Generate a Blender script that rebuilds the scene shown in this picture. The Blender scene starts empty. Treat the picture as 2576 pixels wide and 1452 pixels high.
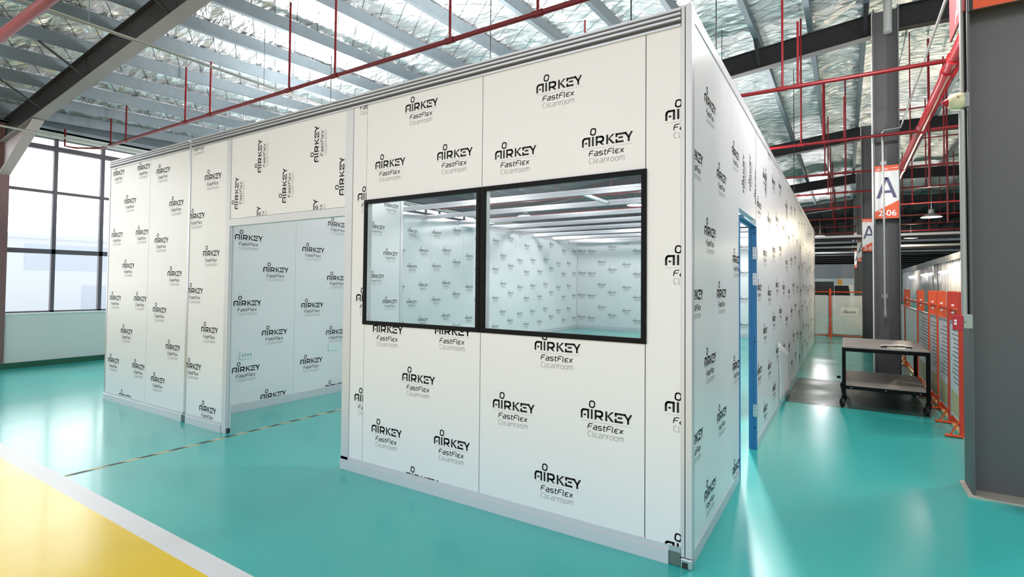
import bpy, bmesh, math, random
import numpy as np
from mathutils import Vector, Matrix, noise

S = bpy.context.scene
COL = S.collection
random.seed(7)
PI = math.pi

# ------------------------------------------------------------------ camera
CAMP = (0.6915, -2.8674, 1.4889)
YAW, PITCH, ROLL, FPX = -0.5657, 0.0255, 0.0091, 1319.26


def cam_axes():
    f = np.array([math.cos(PITCH) * math.sin(YAW), math.cos(PITCH) * math.cos(YAW), math.sin(PITCH)])
    r = np.array([math.cos(YAW), -math.sin(YAW), 0.0])
    u = np.cross(r, f)
    return f, math.cos(ROLL) * r + math.sin(ROLL) * u, -math.sin(ROLL) * r + math.cos(ROLL) * u


def set_camera():
    f, r, u = cam_axes()
    cd = bpy.data.cameras.new('camera')
    cd.sensor_fit = 'HORIZONTAL'
    cd.sensor_width = 36.0
    cd.lens = FPX / 2576.0 * 36.0
    cd.shift_y = -(726.0 - 681.37) / 2576.0
    cd.clip_start = 0.05
    cd.clip_end = 300
    ob = bpy.data.objects.new('camera', cd)
    COL.objects.link(ob)
    ob.matrix_world = Matrix(((r[0], u[0], -f[0], CAMP[0]), (r[1], u[1], -f[1], CAMP[1]),
                              (r[2], u[2], -f[2], CAMP[2]), (0, 0, 0, 1)))
    S.camera = ob


set_camera()

# ------------------------------------------------------------------ world, exposure
S.view_settings.view_transform = 'Standard'
S.view_settings.look = 'None'
S.view_settings.gamma = 1.0
S.view_settings.use_curve_mapping = False
S.view_settings.exposure = 0.4
S.cycles.max_bounces = 8
S.cycles.diffuse_bounces = 5
S.cycles.glossy_bounces = 4
S.cycles.transparent_max_bounces = 12
S.cycles.caustics_reflective = False
S.cycles.caustics_refractive = False
S.cycles.sample_clamp_indirect = 6.0

W = bpy.data.worlds.new('overcast_sky')
S.world = W
W.use_nodes = True
wn, wl = W.node_tree.nodes, W.node_tree.links
wbg = wn['Background']
# overcast sky, much brighter towards the window side (-x) where the hidden sun stands
wtc = wn.new('ShaderNodeTexCoord')
wdot = wn.new('ShaderNodeVectorMath')
wdot.operation = 'DOT_PRODUCT'
wdot.inputs[1].default_value = (-0.97, 0.1, 0.2)
wramp = wn.new('ShaderNodeValToRGB')
wl.new(wtc.outputs['Generated'], wdot.inputs[0])
wl.new(wdot.outputs['Value'], wramp.inputs[0])
wl.new(wramp.outputs[0], wbg.inputs['Color'])
wramp.color_ramp.elements[0].position = 0.30
wramp.color_ramp.elements[0].color = (0.265, 0.285, 0.31, 1)
wramp.color_ramp.elements[1].position = 0.85
wramp.color_ramp.elements[1].color = (1.0, 1.0, 1.0, 1)
wbg.inputs['Strength'].default_value = 3.6

# ------------------------------------------------------------------ materials
MATS = {}


def lin(c):
    return tuple((x / 12.92 if x <= 0.04045 else ((x + 0.055) / 1.055) ** 2.4) for x in (v / 255.0 for v in c)) + (1.0,)


def mat(name, rgb, rough=0.5, metal=0.0, coat=0.0, spec=0.5, emit=None, emit_s=0.0):
    if name in MATS:
        return MATS[name]
    m = bpy.data.materials.new(name)
    m.use_nodes = True
    b = m.node_tree.nodes['Principled BSDF']
    b.inputs['Base Color'].default_value = lin(rgb)
    b.inputs['Roughness'].default_value = rough
    b.inputs['Metallic'].default_value = metal
    b.inputs['Specular IOR Level'].default_value = spec
    b.inputs['Coat Weight'].default_value = coat
    b.inputs['Coat Roughness'].default_value = 0.08
    if emit:
        b.inputs['Emission Color'].default_value = lin(emit)
        b.inputs['Emission Strength'].default_value = emit_s
    MATS[name] = m
    return m


def tex_noise(m, scale, amount_col=0.0, bump=0.0, rough=None, detail=4.0, dist=0.02, stretch=(1, 1, 1)):
    """adds a noise texture to a material: slight colour variation, bump and roughness variation"""
    nt = m.node_tree
    b = nt.nodes['Principled BSDF']
    tc = nt.nodes.new('ShaderNodeTexCoord')
    mp = nt.nodes.new('ShaderNodeMapping')
    mp.inputs['Scale'].default_value = stretch
    nz = nt.nodes.new('ShaderNodeTexNoise')
    nz.inputs['Scale'].default_value = scale
    nz.inputs['Detail'].default_value = detail
    nt.links.new(tc.outputs['Object'], mp.inputs[0])
    nt.links.new(mp.outputs[0], nz.inputs['Vector'])
    if amount_col:
        base = tuple(b.inputs['Base Color'].default_value)
        mx = nt.nodes.new('ShaderNodeMix')
        mx.data_type = 'RGBA'
        mx.inputs['A'].default_value = tuple(max(0, c * (1 - amount_col)) for c in base[:3]) + (1,)
        mx.inputs['B'].default_value = tuple(min(1, c * (1 + amount_col)) for c in base[:3]) + (1,)
        nt.links.new(nz.outputs['Fac'], mx.inputs['Factor'])
        nt.links.new(mx.outputs['Result'], b.inputs['Base Color'])
    if bump:
        bp = nt.nodes.new('ShaderNodeBump')
        bp.inputs['Strength'].default_value = bump
        bp.inputs['Distance'].default_value = dist
        nt.links.new(nz.outputs['Fac'], bp.inputs['Height'])
        nt.links.new(bp.outputs[0], b.inputs['Normal'])
    if rough:
        mr = nt.nodes.new('ShaderNodeMapRange')
        mr.inputs['From Min'].default_value = 0.3
        mr.inputs['From Max'].default_value = 0.7
        mr.inputs['To Min'].default_value = rough[0]
        mr.inputs['To Max'].default_value = rough[1]
        nt.links.new(nz.outputs['Fac'], mr.inputs['Value'])
        nt.links.new(mr.outputs[0], b.inputs['Roughness'])
    return m


WHITE = mat('film_white', (235, 233, 236), 0.32)
BLACK = mat('print_black', (20, 17, 19), 0.45, spec=0.25)
GREY = mat('print_grey', (168, 164, 162), 0.45)
ALU = mat('aluminium', (205, 205, 210), 0.34, 0.75)
tex_noise(ALU, 60, 0.05, stretch=(0.05, 1, 1))
GROOVESHADE = mat('groove_shade', (70, 66, 64), 0.5, 0.4)  # shade of the profile slots painted as a dark tone
WHITEALU = mat('white_coated_profile', (214, 213, 218), 0.35, 0.25)
FRAME = mat('black_frame', (9, 9, 10), 0.5, spec=0.15)
DARKPLUG = mat('dark_plastic', (38, 42, 42), 0.5)
BLUE = mat('blue_door_frame', (48, 122, 176), 0.4)
TEAL = mat('teal_floor', (62, 187, 181), 0.2, coat=0.12, spec=0.4)
tex_noise(TEAL, 0.7, 0.10, 0.0, (0.19, 0.27), 2.5, 0.01)
YELLOW = mat('yellow_floor', (250, 210, 0), 0.25, coat=0.1, spec=0.4)
tex_noise(YELLOW, 0.9, 0.06, 0.0, (0.22, 0.3), 2.5, 0.01)
LINE = mat('white_line', (240, 240, 240), 0.4)
TAPE_Y = mat('tape_cream', (206, 200, 150), 0.5)
STEEL_DK = mat('dark_grey_steel', (36, 35, 36), 0.6, spec=0.2)
tex_noise(STEEL_DK, 14, 0.18, 0.05)
COLGREY = mat('column_grey_paint', (92, 91, 92), 0.5)
tex_noise(COLGREY, 120, 0.12, 0.03, detail=2)
GALV = mat('galvanised_steel', (120, 131, 138), 0.45, 0.6)
tex_noise(GALV, 9, 0.12, 0.04)
RED = mat('red_pipe', (118, 8, 18), 0.4)
RED2 = mat('red_pipe_bright', (190, 38, 48), 0.3)
CONDUIT = mat('grey_conduit', (168, 168, 164), 0.4, 0.3)
ORANGE = mat('orange_paint', (226, 82, 34), 0.4)
ORANGE_DK = mat('orange_red_paint', (204, 58, 40), 0.4)
SIGNORANGE = mat('sign_orange', (224, 88, 48), 0.5)
SIGNWHITE = mat('sign_white', (228, 226, 224), 0.5)
SIGNNAVY = mat('sign_navy', (82, 82, 112), 0.5)
SIGNRED = mat('sign_red', (150, 60, 62), 0.5)
BOARD = mat('white_board', (246, 246, 248), 0.35)
PALEGREY = mat('board_frame_grey', (170, 172, 178), 0.4, 0.2)
PAINTWHITE = mat('white_wall_paint', (214, 218, 214), 0.6)
tex_noise(PAINTWHITE, 3, 0.03, 0.02)
BASEGREEN = mat('dark_green_paint', (10, 84, 60), 0.45)
WINFRAME = mat('window_frame_grey', (92, 88, 98), 0.5)
CARTBLACK = mat('cart_black', (9, 9, 10), 0.5, spec=0.15)
CARTWOOD = mat('cart_board', (170, 160, 151), 0.5)
tex_noise(CARTWOOD, 6, 0.25, stretch=(1, 8, 1))
RUBBER = mat('black_rubber', (22, 22, 24), 0.6)
FLOORDARK = mat('dark_floor_green', (50, 84, 78), 0.34)
tex_noise(FLOORDARK, 2.0, 0.2, rough=(0.25, 0.45))
CREAM = mat('cream_plastic', (214, 206, 170), 0.4)
LENSRED = mat('red_lens', (170, 14, 30), 0.2)
CALLRED = mat('call_point_red', (190, 14, 40), 0.35)
BOXGREY = mat('switch_box_grey', (170, 174, 166), 0.5)
LAMPGREY = mat('lamp_grey', (150, 150, 150), 0.4, 0.3)
LAMPGLOW = mat('lamp_glow', (255, 252, 245), 0.5, emit=(255, 250, 240), emit_s=2.5)
FARWALL = mat('far_wall_white', (206, 212, 218), 0.6)
FARDARK = mat('far_wall_grey', (140, 142, 148), 0.6)
YARD = mat('pale_yard', (225, 224, 222), 0.8)
BLDG = mat('pale_building', (226, 226, 230), 0.8)
BLDGW = mat('building_window', (206, 210, 220), 0.6)
BLDGR = mat('building_pink_band', (226, 176, 180), 0.8)
SOCKET = mat('socket_white', (226, 236, 236), 0.3)
SCREENBLACK = mat('screen_black', (22, 24, 26), 0.25)
CHAIRBLACK = mat('chair_black', (30, 28, 30), 0.6)
CURTAIN = mat('curtain_grey', (222, 223, 230), 0.25)
STRIPLIGHT = mat('strip_light', (255, 255, 255), 0.5, emit=(255, 255, 255), emit_s=5.0)
YELLOWPL = mat('yellow_plastic', (240, 196, 20), 0.4)
PINKBLEED = mat('column_light_bleed', (120, 90, 92), 0.5)  # reddish light bleed on the left column put into its colour
OLIVE = mat('olive_plug', (92, 110, 104), 0.5)
CURB = mat('pale_concrete', (190, 182, 168), 0.7)


def glass_mat(name, tint, refl=0.06, haze=0.0, hazecol=(230, 232, 236)):
    m = bpy.data.materials.new(name)
    m.use_nodes = True
    nt = m.node_tree
    for n in list(nt.nodes):
        nt.nodes.remove(n)
    out = nt.nodes.new('ShaderNodeOutputMaterial')
    tr = nt.nodes.new('ShaderNodeBsdfTransparent')
    tr.inputs[0].default_value = tint + (1,)
    gl = nt.nodes.new('ShaderNodeBsdfGlossy')
    gl.inputs['Roughness'].default_value = 0.02
    mx = nt.nodes.new('ShaderNodeMixShader')
    mx.inputs[0].default_value = refl
    nt.links.new(tr.outputs[0], mx.inputs[1])
    nt.links.new(gl.outputs[0], mx.inputs[2])
    last = mx
    if haze:
        df = nt.nodes.new('ShaderNodeBsdfDiffuse')
        df.inputs[0].default_value = lin(hazecol)
        m2 = nt.nodes.new('ShaderNodeMixShader')
        m2.inputs[0].default_value = haze
        nt.links.new(mx.outputs[0], m2.inputs[1])
        nt.links.new(df.outputs[0], m2.inputs[2])
        last = m2
    nt.links.new(last.outputs[0], out.inputs[0])
    MATS[name] = m
    return m


GLASS = glass_mat('window_glass', (0.97, 0.99, 0.99), 0.03)
ACRYLIC = glass_mat('clear_acrylic', (0.95, 0.96, 0.98), 0.05, 0.5, (250, 250, 252))


def foil_mat():
    m = bpy.data.materials.new('foil_insulation')
    m.use_nodes = True
    nt = m.node_tree
    N, L = nt.nodes, nt.links
    b = N['Principled BSDF']
    b.inputs['Metallic'].default_value = 0.8
    b.inputs['Roughness'].default_value = 0.38
    tc = N.new('ShaderNodeTexCoord')
    # crumple: stretched noise + voronoi creases
    mp = N.new('ShaderNodeMapping')
    mp.inputs['Scale'].default_value = (1.0, 2.2, 1.0)
    mp.inputs['Rotation'].default_value = (0, 0, 0.25)
    L.new(tc.outputs['Object'], mp.inputs[0])
    n1 = N.new('ShaderNodeTexNoise')
    n1.inputs['Scale'].default_value = 2.6
    n1.inputs['Detail'].default_value = 5
    n1.inputs['Roughness'].default_value = 0.55
    n1.inputs['Distortion'].default_value = 0.8
    L.new(mp.outputs[0], n1.inputs['Vector'])
    v1 = N.new('ShaderNodeTexVoronoi')
    v1.inputs['Scale'].default_value = 3.4
    v1.feature = 'F1'
    L.new(mp.outputs[0], v1.inputs['Vector'])
    ad = N.new('ShaderNodeMath')
    ad.operation = 'MULTIPLY_ADD'
    L.new(v1.outputs['Distance'], ad.inputs[0])
    ad.inputs[1].default_value = 0.55
    L.new(n1.outputs['Fac'], ad.inputs[2])
    # scrim wires: two diagonal families of thin lines plus one across
    def lines(ax, ay, period, width):
        d = N.new('ShaderNodeVectorMath')
        d.operation = 'DOT_PRODUCT'
        d.inputs[1].default_value = (ax / period, ay / period, 0)
        L.new(tc.outputs['Object'], d.inputs[0])
        w = N.new('ShaderNodeTexNoise')
        w.inputs['Scale'].default_value = 1.3
        L.new(tc.outputs['Object'], w.inputs['Vector'])
        wa = N.new('ShaderNodeMath')
        wa.operation = 'MULTIPLY_ADD'
        L.new(w.outputs['Fac'], wa.inputs[0])
        wa.inputs[1].default_value = 0.16
        L.new(d.outputs['Value'], wa.inputs[2])
        fr = N.new('ShaderNodeMath')
        fr.operation = 'FRACT'
        L.new(wa.outputs[0], fr.inputs[0])
        lt = N.new('ShaderNodeMath')
        lt.operation = 'LESS_THAN'
        L.new(fr.outputs[0], lt.inputs[0])
        lt.inputs[1].default_value = width / period
        return lt
    a = lines(0.55, 0.83, 0.26, 0.010)
    c = lines(-0.75, 0.66, 0.30, 0.009)
    mxm = N.new('ShaderNodeMath')
    mxm.operation = 'MAXIMUM'
    L.new(a.outputs[0], mxm.inputs[0])
    L.new(c.outputs[0], mxm.inputs[1])
    mix = N.new('ShaderNodeMix')
    mix.data_type = 'RGBA'
    mix.inputs['A'].default_value = (0.90, 0.90, 0.91, 1)
    mix.inputs['B'].default_value = (0.16, 0.18, 0.19, 1)
    L.new(mxm.outputs[0], mix.inputs['Factor'])
    L.new(mix.outputs['Result'], b.inputs['Base Color'])
    bp = N.new('ShaderNodeBump')
    bp.inputs['Strength'].default_value = 1.0
    bp.inputs['Distance'].default_value = 0.12
    L.new(ad.outputs[0], bp.inputs['Height'])
    L.new(bp.outputs[0], b.inputs['Normal'])
    MATS['foil'] = m
    return m


FOIL = foil_mat()

# ------------------------------------------------------------------ builders


class MB:
    """collects polygons; build() links them as one mesh object"""

    def __init__(self):
        self.v, self.f, self.m = [], [], []

    def poly(self, pts, m=0):
        i = len(self.v)
        self.v.extend([tuple(p) for p in pts])
        self.f.append(tuple(range(i, i + len(pts))))
        self.m.append(m)
        return self

    def hexa(self, p, m=0):
        i = len(self.v)
        self.v.extend([tuple(q) for q in p])
        for f in ((0, 3, 2, 1), (4, 5, 6, 7), (0, 1, 5, 4), (1, 2, 6, 5), (2, 3, 7, 6), (3, 0, 4, 7)):
            self.f.append(tuple(i + k for k in f))
            self.m.append(m)
        return self

    def box(self, a, b, m=0):
        (x0, y0, z0), (x1, y1, z1) = a, b
        x0, x1 = min(x0, x1), max(x0, x1)
        y0, y1 = min(y0, y1), max(y0, y1)
        z0, z1 = min(z0, z1), max(z0, z1)
        return self.hexa([(x0, y0, z0), (x1, y0, z0), (x1, y1, z0), (x0, y1, z0),
                          (x0, y0, z1), (x1, y0, z1), (x1, y1, z1), (x0, y1, z1)], m)

    def bar(self, p, q, w, h, m=0, up=(0, 0, 1)):
        """box section w x h along p->q"""
        p, q = Vector(p), Vector(q)
        d = (q - p).normalized()
        s = d.cross(Vector(up))
        if s.length < 1e-5:
            s = d.cross(Vector((0, 1, 0)))
        s.normalize()
        t = s.cross(d)
        s, t = s * w / 2, t * h / 2
        return self.hexa([p - s - t, p + s - t, p + s + t, p - s + t, q - s - t, q + s - t, q + s + t, q - s + t], m)

    def tube(self, pts, r, n=10, m=0, caps=True):
        pts = [Vector(p) for p in pts]
        rings = []
        prev = None
        for k, p in enumerate(pts):
            if k == 0:
                d = pts[1] - pts[0]
            elif k == len(pts) - 1:
                d = pts[-1] - pts[-2]
            else:
                d = (pts[k + 1] - p).normalized() + (p - pts[k - 1]).normalized()
            d.normalize()
            if prev is None:
                a = Vector((0, 0, 1)) if abs(d.z) < 0.9 else Vector((1, 0, 0))
                s = d.cross(a).normalized()
            else:
                s = (prev - d * prev.dot(d)).normalized()
            prev = s
            t = d.cross(s)
            rr = r[k] if isinstance(r, (list, tuple)) else r
            i = len(self.v)
            for j in range(n):
                c, sn = math.cos(2 * PI * j / n), math.sin(2 * PI * j / n)
                self.v.append(tuple(p + s * (rr * c) + t * (rr * sn)))
            rings.append(i)
        for a, b in zip(rings, rings[1:]):
            for j in range(n):
                self.f.append((a + j, a + (j + 1) % n, b + (j + 1) % n, b + j))
                self.m.append(m)
        if caps:
            self.f.append(tuple(rings[0] + j for j in reversed(range(n))))
            self.m.append(m)
            self.f.append(tuple(rings[-1] + j for j in range(n)))
            self.m.append(m)
        return self

    def lathe(self, prof, c, axis=(0, 0, 1), n=20, m=0):
        """prof: list of (radius, distance along axis)"""
        ax = Vector(axis).normalized()
        a = Vector((1, 0, 0)) if abs(ax.x) < 0.9 else Vector((0, 1, 0))
        s = ax.cross(a).normalized()
        t = ax.cross(s)
        c = Vector(c)
        rings = []
        for r, h in prof:
            i = len(self.v)
            for j in range(n):
                self.v.append(tuple(c + ax * h + s * (r * math.cos(2 * PI * j / n)) + t * (r * math.sin(2 * PI * j / n))))
            rings.append(i)
        for a_, b_ in zip(rings, rings[1:]):
            for j in range(n):
                self.f.append((a_ + j, a_ + (j + 1) % n, b_ + (j + 1) % n, b_ + j))
                self.m.append(m)
        self.f.append(tuple(rings[0] + j for j in reversed(range(n))))
        self.m.append(m)
        self.f.append(tuple(rings[-1] + j for j in range(n)))
        self.m.append(m)
        return self

    def extrude(self, prof, fn0, fn1, m=0):
        """closed 2D profile swept between two mappings (a,b)->xyz"""
        n = len(prof)
        i = len(self.v)
        self.v.extend([tuple(fn0(*p)) for p in prof])
        self.v.extend([tuple(fn1(*p)) for p in prof])
        for j in range(n):
            k = (j + 1) % n
            self.f.append((i + j, i + k, i + n + k, i + n + j))
            self.m.append(m)
        self.f.append(tuple(i + j for j in reversed(range(n))))
        self.m.append(m)
        self.f.append(tuple(i + n + j for j in range(n)))
        self.m.append(m)
        return self

    def grid(self, fn, nu, nv, m=0):
        i = len(self.v)
        for a in range(nu + 1):
            for b in range(nv + 1):
                self.v.append(tuple(fn(a / nu, b / nv)))
        w = nv + 1
        for a in range(nu):
            for b in range(nv):
                self.f.append((i + a * w + b, i + (a + 1) * w + b, i + (a + 1) * w + b + 1, i + a * w + b + 1))
                self.m.append(m)
        return self

    def build(self, name, mats, parent=None, smooth=False, bevel=0.0, fix=True):
        if not isinstance(mats, (list, tuple)):
            mats = [mats]
        if parent is not None:
            o = Vector((0, 0, 0))
            q = parent
            while q is not None:
                o += q.location
                q = q.parent
            loc = Vector((0, 0, 0))
        else:
            xs = np.array(self.v)
            loc = Vector(((xs[:, 0].min() + xs[:, 0].max()) / 2, (xs[:, 1].min() + xs[:, 1].max()) / 2, xs[:, 2].min()))
            o = loc
        me = bpy.data.meshes.new(name)
        me.from_pydata([(x - o.x, y - o.y, z - o.z) for x, y, z in self.v], [], self.f)
        for mm in mats:
            me.materials.append(mm)
        me.polygons.foreach_set('material_index', self.m)
        if smooth:
            me.polygons.foreach_set('use_smooth', [True] * len(self.f))
        me.update()
        ob = bpy.data.objects.new(name, me)
        COL.objects.link(ob)
        ob.location = loc
        if parent is not None:
            ob.parent = parent
        if smooth:
            md = ob.modifiers.new('edge', 'EDGE_SPLIT')
            md.split_angle = math.radians(40)
        if bevel:
            bv = ob.modifiers.new('bevel', 'BEVEL')
            bv.width = bevel
            bv.segments = 2
            bv.limit_method = 'ANGLE'
        return ob


def tag(o, label=None, cat=None, group=None, kind=None):
    if label:
        o['label'] = label
    if cat:
        o['category'] = cat
    if group:
        o['group'] = group
    if kind:
        o['kind'] = kind
    return o


def thing(name, label, cat, loc=(0, 0, 0), group=None):
    o = bpy.data.objects.new(name, None)
    o.empty_display_size = 0.2
    COL.objects.link(o)
    o.location = loc
    return tag(o, label, cat, group)


def struct(mb, name, mats, **k):
    return tag(mb.build(name, mats, **k), kind='structure')


def ordinal(k):
    return ['first', 'second', 'third', 'fourth', 'fifth', 'sixth', 'seventh', 'eighth', 'ninth', 'tenth', 'eleventh',
            'twelfth', 'thirteenth', 'fourteenth', 'fifteenth', 'sixteenth', 'seventeenth', 'eighteenth', 'nineteenth',
            'twentieth'][k]


# ------------------------------------------------------------------ lettering made of strokes
def stroke_quads(pts, w, out, m):
    pts = [Vector(p) for p in pts]
    n = len(pts)
    for k in range(n - 1):
        a, b = pts[k], pts[k + 1]
        d = b - a
        L = d.length
        d /= L
        s = Vector((-d.y, d.x)) * (w / 2)
        e0 = d * (w * 0.42 if k > 0 else 0)
        e1 = d * (w * 0.42 if k < n - 2 else 0)
        out.append(([tuple(a - e0 - s), tuple(b + e1 - s), tuple(b + e1 + s), tuple(a - e0 + s)], m))


THIN = {
    'F': ([[(0, 0), (0, .066), (.008, .086), (.024, .098), (.078, .098)], [(.0, .05), (.064, .05)]], .1),
    'a': ([[(.008, .072), (.046, .072), (.06, .06), (.06, 0), (.014, 0), (0, .01), (0, .028), (.012, .039), (.06, .039)]], .088),
    's': ([[(.06, .072), (.014, .072), (0, .062), (0, .046), (.012, .037), (.05, .036), (.062, .027), (.062, .011), (.05, 0), (0, 0)]], .086),
    't': ([[(.015, .1), (.015, .014), (.027, 0), (.046, 0)], [(0, .068), (.046, .068)]], .07),
    'l': ([[(0, .1), (0, .012), (.012, 0), (.02, 0)]], .042),
    'e': ([[(.062, .072), (.018, .072), (0, .054), (0, .018), (.018, 0), (.062, 0)], [(0, .036), (.054, .036)]], .085),
    'x': ([[(0, .074), (.062, 0)], [(.062, .074), (0, 0)]], .085),
    'C': ([[(.066, .098), (.02, .098), (0, .075), (0, .025), (.02, 0), (.066, 0)]], .088),
    'n': ([[(0, 0), (0, .074)], [(0, .06), (.014, .072), (.042, .072), (.056, .058), (.056, 0)]], .082),
    'r': ([[(0, 0), (0, .074)], [(0, .056), (.014, .072), (.034, .072)]], .05),
    'o': ([[(.018, 0), (0, .018), (0, .054), (.018, .072), (.042, .072), (.06, .054), (.06, .018), (.042, 0), (.018, 0)]], .086),
    'm': ([[(0, 0), (0, .074)], [(0, .06), (.012, .072), (.034, .072), (.044, .06), (.044, 0)], [(.044, .06), (.056, .072), (.078, .072), (.088, .058), (.088, 0)]], .11),
}
THIN['E'] = ([[(.062, .072), (.018, .072), (0, .054), (0, .018), (.018, 0), (.062, 0)], [(0, .036), (.05, .036)]], .085)


def thin_word(word, x0, x1, y0, w, slant, out, m, hs=1.0):
    tot = sum(THIN[c][1] for c in word) - .025
    k = (x1 - x0) / tot
    x = 0.0
    for c in word:
        st, adv = THIN[c]
        for s in st:
            stroke_quads([(x0 + (x + px) * k + slant * py * hs, y0 + py * hs) for px, py in s], w, out, m)
        x += adv


def logo_shapes(word_only=False):
    o = []
    w = .036
    B = 0
    stroke_quads([(.018, 0), (.018, .105), (.026, .138), (.05, .158), (.085, .16), (.15, .16), (.15, 0)], w, o, B)
    o.append(([(.062, .05), (.103, .05), (.103, .083), (.062, .083)], B))
    stroke_quads([(.222, 0), (.222, .178)], w, o, B)
    ring = []
    for k in range(13):
        t = 2 * PI * k / 12
        c, s = math.cos(t), math.sin(t)
        rx = .05 * (abs(c) ** .7) * (1 if c > 0 else -1)
        ry = .058 * (abs(s) ** .7) * (1 if s > 0 else -1)
        ring.append((.227 + rx * .97 + ry * .16, .272 + ry - rx * .16))
    stroke_quads(ring, .024, o, B)
    stroke_quads([(.298, 0), (.298, .16), (.385, .16), (.418, .15), (.43, .12), (.424, .085), (.395, .066), (.298, .066)], w, o, B)
    o.append(([(.335, .066), (.385, .066), (.452, 0), (.405, .004)], B))
    stroke_quads([(.508, 0), (.508, .178)], w, o, B)
    o.append(([(.52, .088), (.558, .1), (.655, .178), (.605, .178)], B))
    o.append(([(.52, .1), (.555, .108), (.66, 0), (.608, 0)], B))
    stroke_quads([(.688, .108), (.688, .16), (.862, .16), (.922, .078), (.922, 0)], w, o, B)
    o.append(([(.908, .085), (.938, .07), (1.0, .178), (.962, .178)], B))
    stroke_quads([(.728, .093), (.812, .093)], w * .9, o, B)
    stroke_quads([(.688, .07), (.688, .018), (.825, .018)], w, o, B)
    if word_only:
        return o
    o.append(([(0, -.045), (1.0, -.045), (1.0, -.041), (0, -.041)], 1))
    thin_word('FastFlEx', .145, .82, -.185, .0155, .16, o, B)
    thin_word('Cleanroom', .15, .835, -.325, .0085, 0.0, o, 1)
    return o


LOGO = logo_shapes()
WORDMARK = logo_shapes(True)


def clip_poly(p, u0, v0, u1, v1):
    for ax, lim, sg in ((0, u0, 1), (0, u1, -1), (1, v0, 1), (1, v1, -1)):
        if not p:
            return p
        q = []
        for i in range(len(p)):
            a, b = p[i], p[(i + 1) % len(p)]
            da, db = sg * (a[ax] - lim), sg * (b[ax] - lim)
            if da >= 0:
                q.append(a)
            if (da >= 0) != (db >= 0):
                t = da / (da - db)
                q.append((a[0] + (b[0] - a[0]) * t, a[1] + (b[1] - a[1]) * t))
        p = q
    return p


def put_logo(mb, fn, u, v, clip, size=.316, rot=False, mats=(1, 2), shapes=None):
    """fn maps plane coordinates (u,v) to xyz, u/v is the foot of the first letter"""
    for pts, m in (shapes or LOGO):
        if rot:
            p = [(u - y * size, v + x * size) for x, y in pts]
        else:
            p = [(u + x * size, v + y * size) for x, y in pts]
        p = clip_poly(p, *clip)
        if len(p) >= 3:
            mb.poly([fn(a, b) for a, b in p], mats[m])


def lattice(mb, fn, clip, u0, v0, du=.316, dv=.79, size=.316, half=.5, rot=False, skip=None):
    """staggered print of the protective film over a rectangle"""
    i0, i1 = int((clip[0] - size - u0) / du) - 1, int((clip[2] + size - u0) / du) + 1
    for i in range(i0, i1 + 1):
        for j in range(-6, 8):
            u = u0 + du * i
            v = v0 + dv * j + (dv * half if i % 2 else 0)
            if v > clip[3] + .2 or v < clip[1] - .2:
                continue
            if skip and skip(u, v):
                continue
            put_logo(mb, fn, u, v, clip, size, rot)


PANEL = [WHITE, BLACK, GREY]


def dup(root, loc, label=None, group=None):
    r = root.copy()
    COL.objects.link(r)
    r.location = loc
    if label:
        r['label'] = label
    if group:
        r['group'] = group
    for ch in list(root.children):
        c = ch.copy()
        COL.objects.link(c)
        c.parent = r
        for g in list(ch.children):
            d = g.copy()
            COL.objects.link(d)
            d.parent = c
    return r


# ------------------------------------------------------------------ the hall: floor, walls, roof
XL = -11.1          # inner face of the window wall
YB = 44.0           # far end of the hall
b = MB()
b.poly([(XL - .2, -1.29, 0), (14, -1.29, 0), (14, YB, 0), (XL - .2, YB, 0)], 0)
b.poly([(XL - .2, -1.415, 0), (14, -1.415, 0), (14, -1.29, 0), (XL - .2, -1.29, 0)], 1)
b.poly([(XL - .2, -6, 0), (14, -6, 0), (14, -1.415, 0), (XL - .2, -1.415, 0)], 2)
b.poly([(XL - .2, -6, -.2), (XL - .2, YB, -.2), (14, YB, -.2), (14, -6, -.2)], 0)
struct(b, 'floor', [TEAL, LINE, YELLOW])

# hazard tape: cream strip with dark dashes
t = thing('hazard_tape', 'thin cream and black dashed tape stuck on the teal floor, running under the booth doorway', 'floor tape', (-4.31, -1.28, 0))
b = MB()
b.box((-4.333, -1.285, 0), (-4.293, 3.4, .0012))
b.build('tape_strip', TAPE_Y, t)
b = MB()
y = -1.28
while y < 3.3:
    b.hexa([(-4.332, y, .0014), (-4.294, y + .05, .0014), (-4.294, y + .17, .0014), (-4.332, y + .12, .0014),
            (-4.332, y, .0018), (-4.294, y + .05, .0018), (-4.294, y + .17, .0018), (-4.332, y + .12, .0018)])
    y += .235
tag(b.build('black_dash', DARKPLUG, t), kind='stuff')

# thin dark grey green rectangle on the floor under the cart
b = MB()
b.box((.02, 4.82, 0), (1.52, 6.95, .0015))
tag(b.build('floor_patch', FLOORDARK), 'dark grey green rectangle on the floor under the black cart, beside the booth wall', 'floor covering')

# left wall below and above the window band
WY0, WY1 = -3.0, 14.4
b = MB()
b.box((XL - .2, WY0, 0), (XL, YB, .9))
b.box((XL - .2, WY0, 4.0), (XL, YB, 4.7))
b.box((XL - .2, WY1, .9), (XL, YB, 4.0))
b.box((XL - .2, -13, 0), (XL, WY0, 5.6))
struct(b, 'wall_left', PAINTWHITE)
b = MB()
b.box((XL, -6, 0), (XL + .025, YB, .095))
struct(b, 'baseboard_left', BASEGREEN)

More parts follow.
